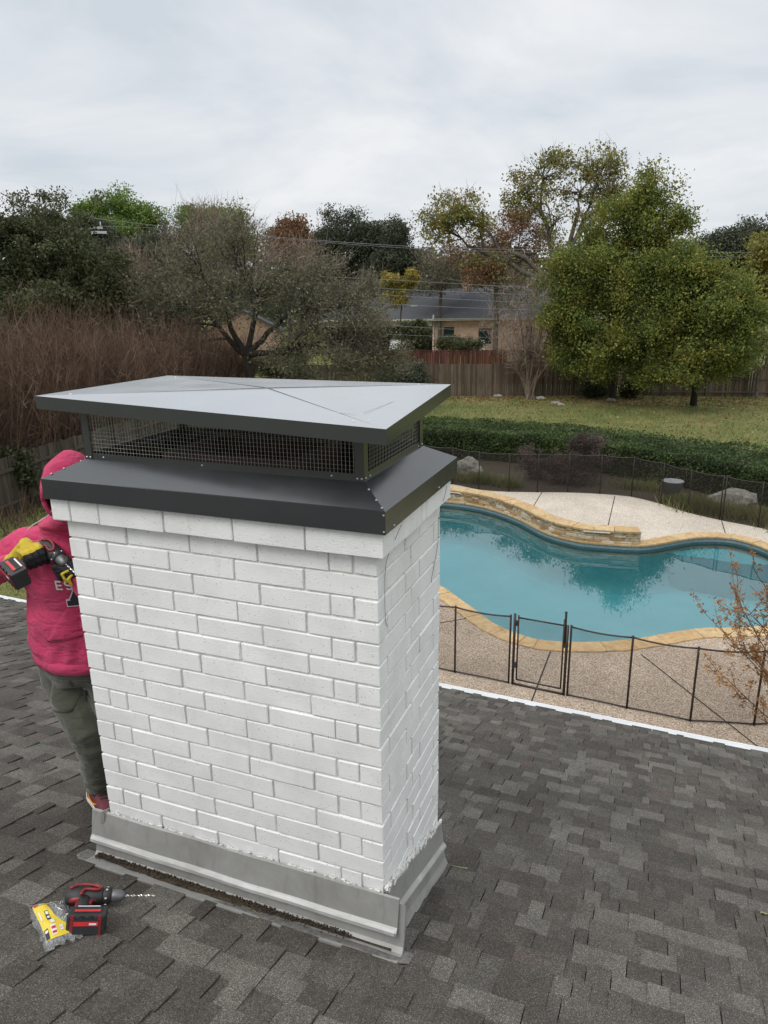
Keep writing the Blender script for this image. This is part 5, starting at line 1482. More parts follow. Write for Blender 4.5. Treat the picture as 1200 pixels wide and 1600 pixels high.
# house partly seen through the mesquite, on the left
p = at(382, 520, 66); 
fh2 = thing('far_house', 'pink brick gable end glimpsed through the mesquite branches', 'house', Vector((p.x, p.y, 0)))
fh2.rotation_euler = (0, 0, ang + 0.25)
MB().span((-3.2, 0, 0), (3.2, 6, 3.3)).build('wall', 'far_brick', fh2)
gb = MB(); gb.add([(-3.2, 0.0, 3.302), (3.2, 0.0, 3.302), (0, 0.0, 4.9), (-3.2, 0.3, 3.302), (3.2, 0.3, 3.302), (0, 0.3, 4.9)], [(0, 1, 2), (5, 4, 3), (0, 2, 5, 3), (2, 1, 4, 5), (0, 3, 4, 1)]); gb.build('gable', 'far_brick', fh2, fix=True)
gb = MB(); gb.add([(-3.6, -0.3, 3.15), (0, -0.3, 5.02), (3.6, -0.3, 3.15), (-3.6, 6.3, 3.15), (0, 6.3, 5.02), (3.6, 6.3, 3.15), (-3.6, -0.3, 3.0), (0, -0.3, 4.9), (3.6, -0.3, 3.0)], [(0, 1, 4, 3), (1, 2, 5, 4), (6, 7, 1, 0), (7, 8, 2, 1)]); gb.build('roof', 'far_roof', fh2, fix=True)

# ---------------------------------------------------------------- utility pole and wires
simple('pole_wood', (0.13, 0.115, 0.10), 0.95, 0.3, 3, 'World')
simple('pole_metal', (0.50, 0.51, 0.52), 0.5, 0.1, 3)
simple('wire_line', (0.20, 0.20, 0.21), 0.5, 0.1, 1)
pt = at(133, 342, 58)
up_ = thing('utility_pole', 'weathered utility pole with grey crossarms above the trees, left', 'utility pole', (pt.x, pt.y, 0))
wd = Vector((0.955, 0.296, 0)).normalized(); wn = Vector((-wd.y, wd.x, 0))
MB().tube([(0, 0, 0), (0, 0, pt.z - 0.2)], [0.17, 0.12], 10).build('pole', 'pole_wood', up_, True)
for dz, ln in ((-0.55, 1.0), (-0.85, 1.25)):
    b = MB().box((0, 0, 0), (ln * 2, 0.13, 0.17)).build('crossarm', 'pole_metal', up_); b.location = Vector((0, 0, pt.z + dz)) + wn * 0.17; b.rotation_euler = (0, 0, math.atan2(wd.y, wd.x) + 0.5)
for k in (-0.8, 0.0, 0.8):
    MB().tube([Vector((0, 0, pt.z - 0.5)) + (wd * k * 1.0 + wn * (0.17 + k * 0.5)), Vector((0, 0, pt.z - 0.15)) + (wd * k + wn * (0.17 + k * 0.5))], [0.05, 0.035], 6).build('insulator', 'pole_metal', up_, True)
for k in (-0.5, 0.4):
    MB().tube([Vector((0, 0, pt.z - 1.3)), Vector((0, 0, pt.z - 0.85)) + wd * k + wn * k * 0.5], 0.03, 5).build('brace', 'pole_metal', up_, True)
def wire(label, pts, r=0.013):
    MB().tube(catmull(pts, 8), r, 5).build('power_line', 'wire_line', None, True, label=label, category='wire')
wire('upper power line running right from the pole crossarm', [at(112, 337, 58), at(240, 352, 58), at(400, 368, 58), at(660, 386, 57), at(900, 391, 57), at(1260, 396, 58)], 0.016)
wire('second power line just below the upper one, from the pole', [at(108, 352, 58), at(250, 357, 58), at(400, 370, 58), at(660, 389, 57), at(900, 396, 57), at(1260, 404, 58)], 0.013)
for i, (pts, lab) in enumerate([(((500, 432), (620, 438), (760, 446), (860, 451)), 'topmost of the cables crossing above the far house roof'), (((500, 443), (620, 452), (760, 458), (860, 462)), 'second cable from the top before the far house roof'),
        (((500, 452), (620, 462), (760, 470), (860, 474)), 'third cable from the top before the far house roof'), (((560, 472), (640, 477), (760, 482), (860, 485)), 'lowest pale cable before the far house roof'),
        (((600, 508), (700, 514), (800, 518), (870, 520)), 'dark cable crossing the far house wall at window height'), (((600, 522), (700, 526), (800, 528), (870, 530)), 'dark cable crossing the far house wall below window height'),
        (((1120, 515), (1160, 517), (1220, 519)), 'thin cable at the right edge behind the pale shrub')]):
    wire(lab, [at(x, y, 54) for x, y in pts], 0.016 if i < 4 else 0.012)

# distant woods closing the horizon
nr = np.random.default_rng(99); LV = []
for k in range(190):
    a = RAD(nr.uniform(-72, 22)); d = nr.uniform(98, 150); h = nr.uniform(9.0, 13.5)
    c = np.array([CAM.x + math.sin(a) * d, CAM.y + math.cos(a) * d, h * 0.5])
    cc = ell(nr, 40, c, (nr.uniform(4, 8), 4, h * 0.5), 0.4)
    LV.append(leaves(nr, np.repeat(cc, 13, 0) + nr.normal(size=(40 * 13, 3)) * 0.9, 0.95))
npmesh('distant_wood', np.concatenate(LV), 4, 'leaf_dark_oak', kind='stuff')

# ---------------------------------------------------------------- near crape myrtle at the right edge, close to us
def crape(name, label, base, tips, seed):
    nr = np.random.default_rng(seed); t = thing(name, label, 'shrub', base); base = Vector(base)
    mb = MB(); LV = []; TV = []
    def grow(p, q, r, depth):
        L = (q - p).length
        mid = p.lerp(q, 0.5) + Vector(nr.normal(size=3) * 0.05 * L) + Vector((0, 0, -0.02 * L))
        pts = catmull([p, mid, q], 4)
        mb.tube(pts, [r * (1 - 0.62 * k / (len(pts) - 1)) for k in range(len(pts))], 5, caps=False)
        if depth <= 0:
            return
        for k in range(3, len(pts)):
            for _ in range(2 if depth > 1 else 1):
                d = ((q - p).normalized() * 0.6 + Vector(nr.normal(size=3) * 0.45) + Vector((0, 0, 0.35))).normalized()
                e = pts[k] + d * L * nr.uniform(0.12, 0.26)
                grow(pts[k], e, r * 0.42, depth - 1)
                if depth == 1:
                    m = nr.integers(4, 12)
                    lp = np.array(pts[k])[None] + (np.array(e - pts[k]))[None] * nr.uniform(0.2, 1.05, size=(m, 1)) + nr.normal(size=(m, 3)) * 0.025
                    if nr.random() < 0.75: LV.append(leaves(nr, lp, 0.046, 0.55, -0.2))
    for tip in tips:
        grow(base + Vector(nr.normal(size=3) * 0.03) + Vector((0, 0, 0.05)), Vector(tip), 0.013, 2)
        tp = np.array(tip)
        pod = tp[None] + nr.normal(size=(14, 3)) * 0.06
        LV.append(leaves(nr, pod, 0.022, 0.9))
    setp(mb.build('stems', 'twig_red', None, True, kind='stuff'), t)
    setp(npmesh('foliage', np.concatenate(LV), 4, 'leaf_crape', kind='stuff'), t)
bs_ = Vector((3.35, 8.05, 0.02))
crape('crape_myrtle', 'sparse crape myrtle with brown autumn leaves at the right edge, before the fence', bs_,
      [at(1118, 975, 10.4), at(1135, 1060, 9.9), at(1150, 935, 10.3), at(1165, 1015, 9.6), at(1172, 960, 10.0), at(1195, 915, 10.2), at(1205, 960, 9.9), at(1215, 880, 10.4), at(1240, 860, 10.2), at(1250, 950, 10.5), at(1195, 990, 10.4), at(1180, 1030, 10.2), at(1290, 880, 10.0), at(1270, 1000, 9.6)], 5)
# ---------------------------------------------------------------- person working behind the chimney
def G(px, py, Y):
    r = ray(px, py); return CAM + r * ((Y - CAM.y) / r.y)
def cloth(name, col, var=0.18, weave=900, rough=0.92, fold=0.5, sheen=0.3):
    t = NT(name); w = t.pos('World')
    n = t.noise(w, 7, 5, 0.6)
    c = t.ramp(n, [(0.3, tuple(c * (1 - var) for c in col)), (0.7, tuple(c * (1 + var) for c in col))])
    t.set(Base_Color=c, Roughness=rough, Sheen_Weight=sheen, Sheen_Roughness=0.5, Specular_IOR_Level=0.2)
    t.bump(t.math('ADD', t.math('ADD', t.noise(w, 16, 4, 0.6), t.math('MULTIPLY', t.noise(t.pos('World', (1.0, 1.0, 2.2)), 7, 3, 0.5, 1.2), 2.4)), t.math('MULTIPLY', t.noise(w, weave, 2), 0.15)), fold, 0.016)
cloth('hoodie_pink', (0.55, 0.052, 0.135), 0.16, sheen=0.08, fold=0.9)
cloth('hoodie_inside', (0.22, 0.020, 0.05), 0.12)
cloth('trouser_olive', (0.074, 0.077, 0.055), 0.22)
cloth('glove_yellow', (0.52, 0.38, 0.030), 0.30, 500, 0.8, 0.5, 0.1)
cloth('glove_black', (0.018, 0.018, 0.020), 0.3, 400, 0.6, 0.6, 0.0)
simple('skin', (0.42, 0.25, 0.17), 0.6, 0.12, 20)
simple('shoe_maroon', (0.115, 0.022, 0.030), 0.7, 0.2, 30)
simple('shoe_white', (0.72, 0.71, 0.68), 0.6, 0.08, 30)
simple('shoe_orange', (0.85, 0.33, 0.02), 0.6, 0.08, 30)
simple('lace_black', (0.02, 0.02, 0.022), 0.8, 0.2, 30)
simple('print_white', (0.74, 0.70, 0.70), 0.75, 0.06, 40)
simple('print_navy', (0.022, 0.020, 0.030), 0.8, 0.1, 40)
simple('cord_white', (0.62, 0.50, 0.50), 0.8, 0.1, 40)

def fuse(name, mb, mat, voxel, parent=None, smooth=4, disp=None, adapt=0.0):
    """fuse overlapping closed shapes into one continuous skin"""
    me = mb.mesh(name + '_raw')
    bm = bmesh.new(); bm.from_mesh(me); bmesh.ops.recalc_face_normals(bm, faces=bm.faces); bm.to_mesh(me); bm.free()
    tmp = bpy.data.objects.new('tmp', me); COL.objects.link(tmp)
    md = tmp.modifiers.new('r', 'REMESH'); md.mode = 'VOXEL'; md.voxel_size = voxel
    sm = tmp.modifiers.new('s', 'SMOOTH'); sm.factor = 0.5; sm.iterations = smooth
    bpy.context.view_layer.update()
    ev = tmp.evaluated_get(bpy.context.evaluated_depsgraph_get())
    res = bpy.data.meshes.new_from_object(ev); res.name = name
    bpy.data.objects.remove(tmp); bpy.data.meshes.remove(me)
    if disp:
        nn = [v.normal.copy() for v in res.vertices]
        for v, n in zip(res.vertices, nn): v.co = v.co + n * disp(v.co)
        res.update()
    res.materials.clear()
    return link(name, res, mat, parent, True)

def ering(c, rx, ry, tilt=(0, 0), n=20, yaw=0.0, pw=1.0):
    """an elliptical section round c, roughly horizontal; tilt raises +x / +y sides"""
    r = []
    for k in range(n):
        a = 2 * math.pi * k / n
        ca, sa = math.cos(a), math.sin(a)
        x = rx * math.copysign(abs(ca) ** pw, ca); y = ry * math.copysign(abs(sa) ** pw, sa)
        xr = x * math.cos(yaw) - y * math.sin(yaw); yr = x * math.sin(yaw) + y * math.cos(yaw)
        r.append(Vector((c[0] + xr, c[1] + yr, c[2] + tilt[0] * x + tilt[1] * y)))
    return r
def ball(mb, c, r, n=12):
    rings = []
    for i in range(1, n // 2 + 2):
        t = math.pi * i / (n // 2 + 2)
        rings.append([Vector((c[0] + r[0] * math.sin(t) * math.cos(2 * math.pi * k / n), c[1] + r[1] * math.sin(t) * math.sin(2 * math.pi * k / n), c[2] - r[2] * math.cos(t))) for k in range(n)])
    mb.loft(rings)

RY = 0.30
person = thing('person', 'person in a pink hooded sweatshirt and olive trousers, drilling behind the chimney', 'person', (-1.52, 0.33, roofz(-1.52, 0.33)))
PY = 0.345
tw = -0.28                                          # shoulders turned a little towards the chimney
def tor(x, z, y=PY): return (x, y, z)
ankR = Vector((-1.545, 0.315, roofz(-1.545, 0.315) + 0.115))
kneeR = G(141, 1150, 0.285); hipR = G(100, 1040, 0.36)
ankL = Vector((-1.275, 0.46, roofz(-1.275, 0.46) + 0.115)); kneeL = Vector((-1.33, 0.36, 4.30)); hipL = hipR + Vector((0.20, 0.03, 0.0))
shR = Vector((-1.752, 0.325, 5.150)); elR = G(-48, 915, 0.22); wrR = G(24, 876, 0.150)
shL = Vector((-1.345, 0.30, 5.205)); elL = Vector((-1.262, 0.20, 4.98)); wrL = G(118, 897, 0.165)
HC = G(108, 762, 0.235)
# body: one continuous figure under the clothes
b = MB()
b.loft([ering(tor(-1.585, 4.60), 0.14, 0.10), ering(tor(-1.585, 4.75), 0.15, 0.105), ering(tor(-1.575, 4.90), 0.13, 0.095), ering(tor(-1.555, 5.05), 0.155, 0.105), ering(tor(-1.545, 5.17), 0.17, 0.10), ering(tor(-1.535, 5.25), 0.10, 0.075), ering((-1.515, 0.32, 5.30), 0.055, 0.055), ering((HC.x - 0.01, HC.y + 0.03, HC.z - 0.06), 0.052, 0.055)])
b.tube([shR, elR, wrR], [0.05, 0.038, 0.028], 10); b.tube([shL, elL, wrL], [0.05, 0.038, 0.028], 10)
b.tube([hipR + Vector((0, 0, 0.02)), kneeR, ankR], [0.075, 0.050, 0.034], 10); b.tube([hipL + Vector((0, 0, 0.02)), kneeL, ankL], [0.075, 0.050, 0.034], 10)
ball(b, HC + Vector((0, 0.005, 0.0)), (0.072, 0.090, 0.105), 14)
FD = Vector((0.42, -0.88, -0.22)).normalized()     # where the face looks
SD = FD.cross(Vector((0, 0, 1))).normalized()
ball(b, HC + FD * 0.085 + Vector((0, 0, -0.012)), (0.013, 0.018, 0.018), 8)          # nose
ball(b, HC + FD * 0.070 + Vector((0, 0, 0.022)), (0.045, 0.022, 0.012), 10)          # brow
ball(b, HC + FD * 0.062 + Vector((0, 0, -0.075)), (0.030, 0.026, 0.022), 10)         # chin
ball(b, HC + FD * 0.076 + Vector((0, 0, -0.048)), (0.022, 0.014, 0.008), 8)          # mouth
for s in (-1, 1): ball(b, HC + SD * 0.074 * s, (0.012, 0.018, 0.026), 8)             # ears
setp(fuse('body', b, 'skin', 0.011, None, 3), person)
for s in (-1, 1):
    e = MB(); ball(e, HC + FD * 0.080 + SD * 0.030 * s + Vector((0, 0, 0.005)), (0.010, 0.010, 0.008), 8); setp(e.build('eye', 'lace_black', None, True), person)
# hooded sweatshirt
b = MB()
b.loft([ering(tor(-1.598, 4.675), 0.205, 0.135, yaw=tw), ering(tor(-1.598, 4.72), 0.222, 0.150, yaw=tw), ering(tor(-1.602, 4.80), 0.225, 0.152, yaw=tw), ering(tor(-1.592, 4.92), 0.200, 0.142, yaw=tw),
        ering(tor(-1.575, 5.03), 0.200, 0.142, yaw=tw), ering(tor(-1.555, 5.12), 0.212, 0.142, yaw=tw), ering(tor(-1.545, 5.18), 0.180, 0.125, yaw=tw), ering(tor(-1.540, 5.24), 0.115, 0.098, yaw=tw), ering((-1.525, 0.33, 5.31), 0.085, 0.082)])
b.tube([Vector((-1.625, 0.335, 5.190)), shR + Vector((0.0, 0, 0.004)), shR.lerp(elR, 0.5) + Vector((0, 0, 0.012)), elR, elR.lerp(wrR, 0.55), wrR + (elR - wrR) * 0.05], [0.080, 0.088, 0.080, 0.072, 0.058, 0.042], 12)
b.tube([shL, shL.lerp(elL, 0.5), elL, elL.lerp(wrL, 0.6), wrL], [0.080, 0.068, 0.060, 0.050, 0.038], 12)
def folds(p):
    q = Vector((p.x * 5, p.y * 5, p.z * 11))
    f = 0.013 * mnoise.noise(q) + 0.008 * (abs(mnoise.noise(Vector((p.x * 7 + p.z * 5, p.y * 7, p.z * 9 - p.x * 6)))) - 0.25) + 0.004 * mnoise.noise(Vector((p.x * 16 + p.z * 9, p.y * 12, p.z * 14)))
    dg = (p.x * 0.75 + p.z * 0.66) * 34 + 2.2 * mnoise.noise(p * 5)
    f += 0.0055 * math.sin(dg) * (0.35 + 0.65 * max(0.0, mnoise.noise(Vector((p.x * 4, p.y * 4, p.z * 4 + 3))) * 2))
    # cloth gathers above the hem and under the arm
    f += 0.006 * math.sin(p.x * 52 + p.y * 40 + 6 * mnoise.noise(p * 4)) * max(0.0, 1 - abs(p.z - 4.76) / 0.09)
    f += 0.005 * math.sin((p.x + p.z * 1.3) * 60) * max(0.0, 1 - (p - Vector((-1.70, 0.25, 5.06))).length / 0.16)
    return f
hood_o = fuse('hoodie', b, 'hoodie_pink', 0.0085, None, 5, folds); setp(hood_o, person)
# ribbed hem and pocket
bvh = BVHTree.FromPolygons([v.co.copy() for v in hood_o.data.vertices], [tuple(p.vertices) for p in hood_o.data.polygons])
def onto(x, z, off=0.003):
    h = bvh.ray_cast(Vector((x, -0.6, z)), Vector((0, 1, 0)))
    return (h[0] + Vector((0, -off, 0))) if h[0] is not None else Vector((x, PY - 0.14, z))
hm = MB(); hm.loft([ering(tor(-1.598, 4.650), 0.207, 0.137, yaw=tw, n=48), ering(tor(-1.598, 4.654), 0.217, 0.147, yaw=tw, n=48), ering(tor(-1.598, 4.700), 0.219, 0.149, yaw=tw, n=48), ering(tor(-1.598, 4.704), 0.20, 0.13, yaw=tw, n=48)])
setp(hm.build('hem_band', 'hoodie_pink', None, True, fix=True), person)
def patch(poly, n, off, thick, name, mat, sub=10):
    """a sewn piece: a 2-D (x, z) quad grid laid on the front of the sweatshirt"""
    (a, b_, c, d) = [Vector((p[0], 0, p[1])) for p in poly]; m = MB(); g1 = []
    for i in range(sub + 1):
        for j in range(sub + 1):
            u, w = i / sub, j / sub
            q = a.lerp(b_, u).lerp(d.lerp(c, u), w); g1.append(onto(q.x, q.z, off))
    m.v = [tuple(p) for p in g1] + [tuple(p + Vector((0, thick, 0))) for p in g1]; k = (sub + 1) ** 2
    for i in range(sub):
        for j in range(sub):
            e = i * (sub + 1) + j; m.f.append((e, e + 1, e + sub + 2, e + sub + 1))
    for i in range(sub):
        for (e, f) in ((i * (sub + 1), (i + 1) * (sub + 1)), (i * (sub + 1) + sub, (i + 1) * (sub + 1) + sub), (i, i + 1), (sub * (sub + 1) + i, sub * (sub + 1) + i + 1)): m.f.append((e, f, f + k, e + k))
    return m.build(name, mat, None, True, fix=True)
pk = [G(78, 1000, 0.2), G(150, 1000, 0.2), G(150, 955, 0.2), G(98, 955, 0.2)]
setp(patch([(p.x, p.z) for p in pk], 8, 0.007, 0.007, 'front_pocket', 'hoodie_pink'), person)
# hood: a shell with a rim, open towards the face
hs = MB(); nu, nv = 26, 18; hv = {}
HR = Vector((0.112, 0.130, 0.128)); hcen = HC + Vector((0.0, 0.015, -0.004))
Q = FD.to_track_quat('Y', 'Z').to_matrix()          # local +Y looks along the face
for sgn, sc in ((0, 1.0), (1, 0.90)):
    for i in range(nv + 1):
        th = RAD(40) + (math.pi - RAD(40)) * i / nv
        for k in range(nu):
            a = 2 * math.pi * k / nu
            l = Vector((math.sin(th) * math.cos(a) * HR.x, math.cos(th) * HR.y, math.sin(th) * math.sin(a) * HR.z * (1.12 if math.sin(a) < 0 else 1.0))) * sc
            p = hcen + Q @ l
            pk_ = max(0.0, math.sin(a)) ** 3 * max(0.0, math.sin(th)) ** 2; p += Vector((-0.004, 0.010, 0.016)) * pk_ * 1.2
            p += (p - hcen).normalized() * (0.010 * mnoise.noise(p * 11) + 0.005 * mnoise.noise(p * 26) + (0.008 * math.cos(a * 2) if i < 2 else 0))
            hv[(sgn, i, k)] = len(hs.v); hs.v.append(tuple(p))
for sgn in (0, 1):
    for i in range(nv):
        for k in range(nu):
            q = (hv[(sgn, i, k)], hv[(sgn, i, (k + 1) % nu)], hv[(sgn, i + 1, (k + 1) % nu)], hv[(sgn, i + 1, k)]); hs.f.append(q if sgn == 0 else q[::-1])
for k in range(nu): hs.f.append((hv[(0, 0, k)], hv[(1, 0, k)], hv[(1, 0, (k + 1) % nu)], hv[(0, 0, (k + 1) % nu)]))
ho = hs.build('hood', 'hoodie_pink', None, True, fix=True); setp(ho, person)
rim = [Vector(hs.v[hv[(0, 0, k)]]) for k in range(nu)] + [Vector(hs.v[hv[(0, 0, 0)]])]
setp(MB().tube(rim, 0.0065, 8).build('hood_rim', 'hoodie_pink', None, True), person)
ck = MB(); ck.loft([ering((-1.525, 0.335, 5.285), 0.115, 0.105), ering((HC.x - 0.03, HC.y + 0.07, HC.z - 0.125), 0.100, 0.100), ering((HC.x - 0.012, HC.y + 0.05, HC.z - 0.06), 0.098, 0.095), ering((HC.x, HC.y + 0.045, HC.z - 0.01), 0.07, 0.07)])
setp(fuse('hood_collar', ck, 'hoodie_pink', 0.009, None, 3, lambda p: 0.006 * mnoise.noise(p * 14)), person)
setp(MB().tube(catmull([G(83, 793, 0.13), G(78, 803, 0.15), G(66, 812, 0.17), G(52, 820, 0.185), G(43, 828, 0.19)], 5), 0.0022, 6).build('drawcord', 'cord_white', None, True), person)
# chest print: the letters that show
def stroke(m, pts, w, off):
    pts = [Vector((p[0], 0, p[1])) for p in pts]; dense = []
    for a, b_ in zip(pts, pts[1:]):
        k = max(2, int((b_ - a).length / 0.005)); dense += [a.lerp(b_, i / k) for i in range(k)]
    dense.append(pts[-1]); L = []; Rr = []
    for i, p in enumerate(dense):
        t = (dense[min(i + 1, len(dense) - 1)] - dense[max(i - 1, 0)]).normalized(); n = Vector((-t.z, 0, t.x)) * w / 2
        L.append(onto((p + n).x, (p + n).z, off)); Rr.append(onto((p - n).x, (p - n).z, off))
    for i in range(len(dense) - 1): m.add([L[i], L[i + 1], Rr[i + 1], Rr[i]], [(0, 1, 2, 3)])
e0_ = G(92.5, 920, 0.215); hE = 0.043; wE = 0.026; w_ = 0.0078
ex, ez = e0_.x, e0_.z
m = MB()
stroke(m, [(ex + w_ / 2, ez), (ex + w_ / 2, ez + hE)], w_, 0.0030)
for z in (ez + w_ / 2, ez + hE / 2, ez + hE - w_ / 2): stroke(m, [(ex + w_, z), (ex + wE, z)], w_, 0.0030)
setp(m.build('letter_e', 'print_white', None), person)
sx0 = ex + wE + 0.012; m = MB(); sp = []
for k in range(19):
    t = k / 18; a = RAD(20 + 250 * min(1, t * 2)) if t <= 0.5 else RAD(90 - 250 * (t - 0.5) * 2)
    c = (sx0 + wE / 2, ez + hE * 0.72) if t <= 0.5 else (sx0 + wE / 2, ez + hE * 0.28)
    sp.append((c[0] + math.cos(a) * wE * 0.40, c[1] + math.sin(a) * hE * 0.22))
stroke(m, sp, w_ * 0.85, 0.0030); setp(m.build('letter_s', 'print_white', None), person)
aB = G(106, 947, 0.215); ax, az = aB.x, aB.z; hA = 0.135; wA_ = 0.15
m = MB()
def letA(m, grow, off):
    g = grow
    stroke(m, [(ax - g, az + 0.012), (ax + 0.046 + g, az + 0.012)], 0.024 + 2 * g, off)
    stroke(m, [(ax + wA_ - 0.046 - g, az + 0.012), (ax + wA_ + g, az + 0.012)], 0.024 + 2 * g, off)
    stroke(m, [(ax + 0.024, az + 0.02), (ax + wA_ / 2, az + hA)], 0.030 + 2 * g, off + 0.0002)
    stroke(m, [(ax + wA_ - 0.024, az + 0.02), (ax + wA_ / 2, az + hA)], 0.030 + 2 * g, off + 0.0002)
    stroke(m, [(ax + 0.045, az + 0.052), (ax + wA_ - 0.045, az + 0.052)], 0.022 + 2 * g, off + 0.0004)
letA(m, 0.0045, 0.0028); setp(m.build('letter_outline', 'print_white', None), person)
m = MB(); letA(m, 0.0, 0.0048); setp(m.build('letter_block', 'print_navy', None), person)
# trousers
b = MB()
b.loft([ering(tor(-1.590, 4.56), 0.12, 0.105, yaw=tw), ering(tor(-1.590, 4.63), 0.180, 0.130, yaw=tw), ering(tor(-1.592, 4.70), 0.192, 0.132, yaw=tw), ering(tor(-1.592, 4.78), 0.180, 0.125, yaw=tw)])
def leg(mb, h, k, a, s=1.0):
    mb.tube([h + Vector((0, 0, 0.06)), h.lerp(k, 0.15), h.lerp(k, 0.5) + Vector((0, -0.012, 0)), k + Vector((0, -0.012, 0.02)), k + Vector((0, 0.004, -0.05)), k.lerp(a, 0.45) + Vector((0, 0.016, 0)), a + Vector((0, 0, 0.045)), a + Vector((0, 0, -0.015))],
            [0.108 * s, 0.112 * s, 0.096 * s, 0.079 * s, 0.072 * s, 0.070 * s, 0.056 * s, 0.050 * s], 14)
leg(b, hipR, kneeR, ankR); leg(b, hipL, kneeL, ankL)
def tfold(p):
    f = 0.005 * mnoise.noise(Vector((p.x * 9, p.y * 9, p.z * 16))) + 0.003 * mnoise.noise(Vector((p.x * 25, p.y * 20, p.z * 38)))
    f += 0.0065 * math.sin(p.z * 105 + p.x * 30 + 3 * mnoise.noise(p * 6)) * max(0.0, 1 - abs(p.z - (kneeR.z - 0.05)) / 0.09)
    f += 0.006 * math.sin(p.z * 120 + p.x * 20) * max(0.0, 1 - abs(p.z - (ankR.z + 0.03)) / 0.07)
    return f
tro = fuse('trousers', b, 'trouser_olive', 0.0085, None, 4, tfold); setp(tro, person)
bvh = BVHTree.FromPolygons([v.co.copy() for v in tro.data.vertices], [tuple(p.vertices) for p in tro.data.polygons])
pk = [G(88, 1105, 0.25), G(118, 1108, 0.25), G(116, 1058, 0.25), G(84, 1055, 0.25)]
setp(patch([(p.x, p.z) for p in pk], 8, 0.005, 0.006, 'cargo_pocket', 'trouser_olive'), person)
kc = G(126, 1088, 0.245); m = MB(); kcc = onto(kc.x, kc.z, 0.010)
m.box(kcc, (0.016, 0.010, 0.026)); m.box(kcc + Vector((0.004, -0.002, -0.025)), (0.010, 0.004, 0.026)); setp(m.build('key_clip', 'lace_black', None, bevel=0.002), person)
# shoes
def shoe(a, yaw, nm=True):
    d = Vector((math.sin(yaw), -math.cos(yaw), 0)); d.z = -(d.y) * 0  # along the roof
    base = Vector((a.x, a.y, 0))
    def pt(f, s, z):                                  # f along the foot from the ankle, s sideways, z above the roof
        sd_ = Vector((math.cos(yaw), math.sin(yaw), 0)); p = base + d * f + sd_ * s
        return Vector((p.x, p.y, roofz(p.x, p.y) + 0.009 + z))
    prof = [(-0.085, 0.030, 0.02, 0.080), (-0.065, 0.036, 0.0, 0.105), (-0.02, 0.038, 0.0, 0.112), (0.03, 0.040, 0.0, 0.098), (0.08, 0.045, 0.0, 0.075), (0.13, 0.047, 0.0, 0.060), (0.165, 0.040, 0.004, 0.048), (0.185, 0.022, 0.010, 0.034)]
    up = MB(); up.loft([[pt(f, w * math.cos(t), 0.022 + z0 + (h - 0.022) * max(0, math.sin(t)) if math.sin(t) > 0 else 0.022 + z0) for t in [2 * math.pi * k / 14 for k in range(14)]] for f, w, z0, h in prof])
    u = up.build('shoe', 'shoe_maroon', None, True, fix=True); setp(u, person)
    so = MB(); so.loft([[pt(f, w * 1.08 * c_, z) for c_, z in ((-1, 0.002 + z0), (1, 0.002 + z0), (1.03, 0.026 + z0), (-1.03, 0.026 + z0))] for f, w, z0, h in prof])
    s_ = so.build('sole', 'shoe_white', u, fix=True, bevel=0.003); s_.matrix_parent_inverse = Matrix.Identity(4)
    lc = MB()
    for i in range(5):
        f = 0.015 + i * 0.020; h = 0.104 - i * 0.0105
        lc.tube([pt(f, -0.030, h - 0.024), pt(f + 0.004, -0.012, h + 0.002), pt(f + 0.004, 0.012, h + 0.002), pt(f, 0.030, h - 0.024)], 0.0042, 6)
    lc.build('laces', 'lace_black', u, True)
    tk = MB()                                         # the curved tick on the outer side
    def sidept(f, z):
        w = np.interp(f, [q[0] for q in prof], [q[1] for q in prof]); h = np.interp(f, [q[0] for q in prof], [q[3] for q in prof])
        c = math.sqrt(max(0.02, 1 - min(0.98, max(0, (z - 0.022) / (h - 0.022))) ** 2)); return pt(f, -(w * c + 0.002), z)
    L = [(-0.055, 0.066), (-0.030, 0.052), (0.0, 0.043), (0.03, 0.041), (0.06, 0.046), (0.085, 0.054)]
    Lo = [(-0.055, 0.066), (-0.040, 0.040), (-0.012, 0.026), (0.02, 0.025), (0.055, 0.036), (0.085, 0.054)]
    for i in range(5): tk.add([sidept(*L[i]), sidept(*L[i + 1]), sidept(*Lo[i + 1]), sidept(*Lo[i])], [(0, 1, 2, 3)])
    tk.build('shoe_mark', 'shoe_orange', u)
shoe(ankR, RAD(62)); shoe(ankL, RAD(40))

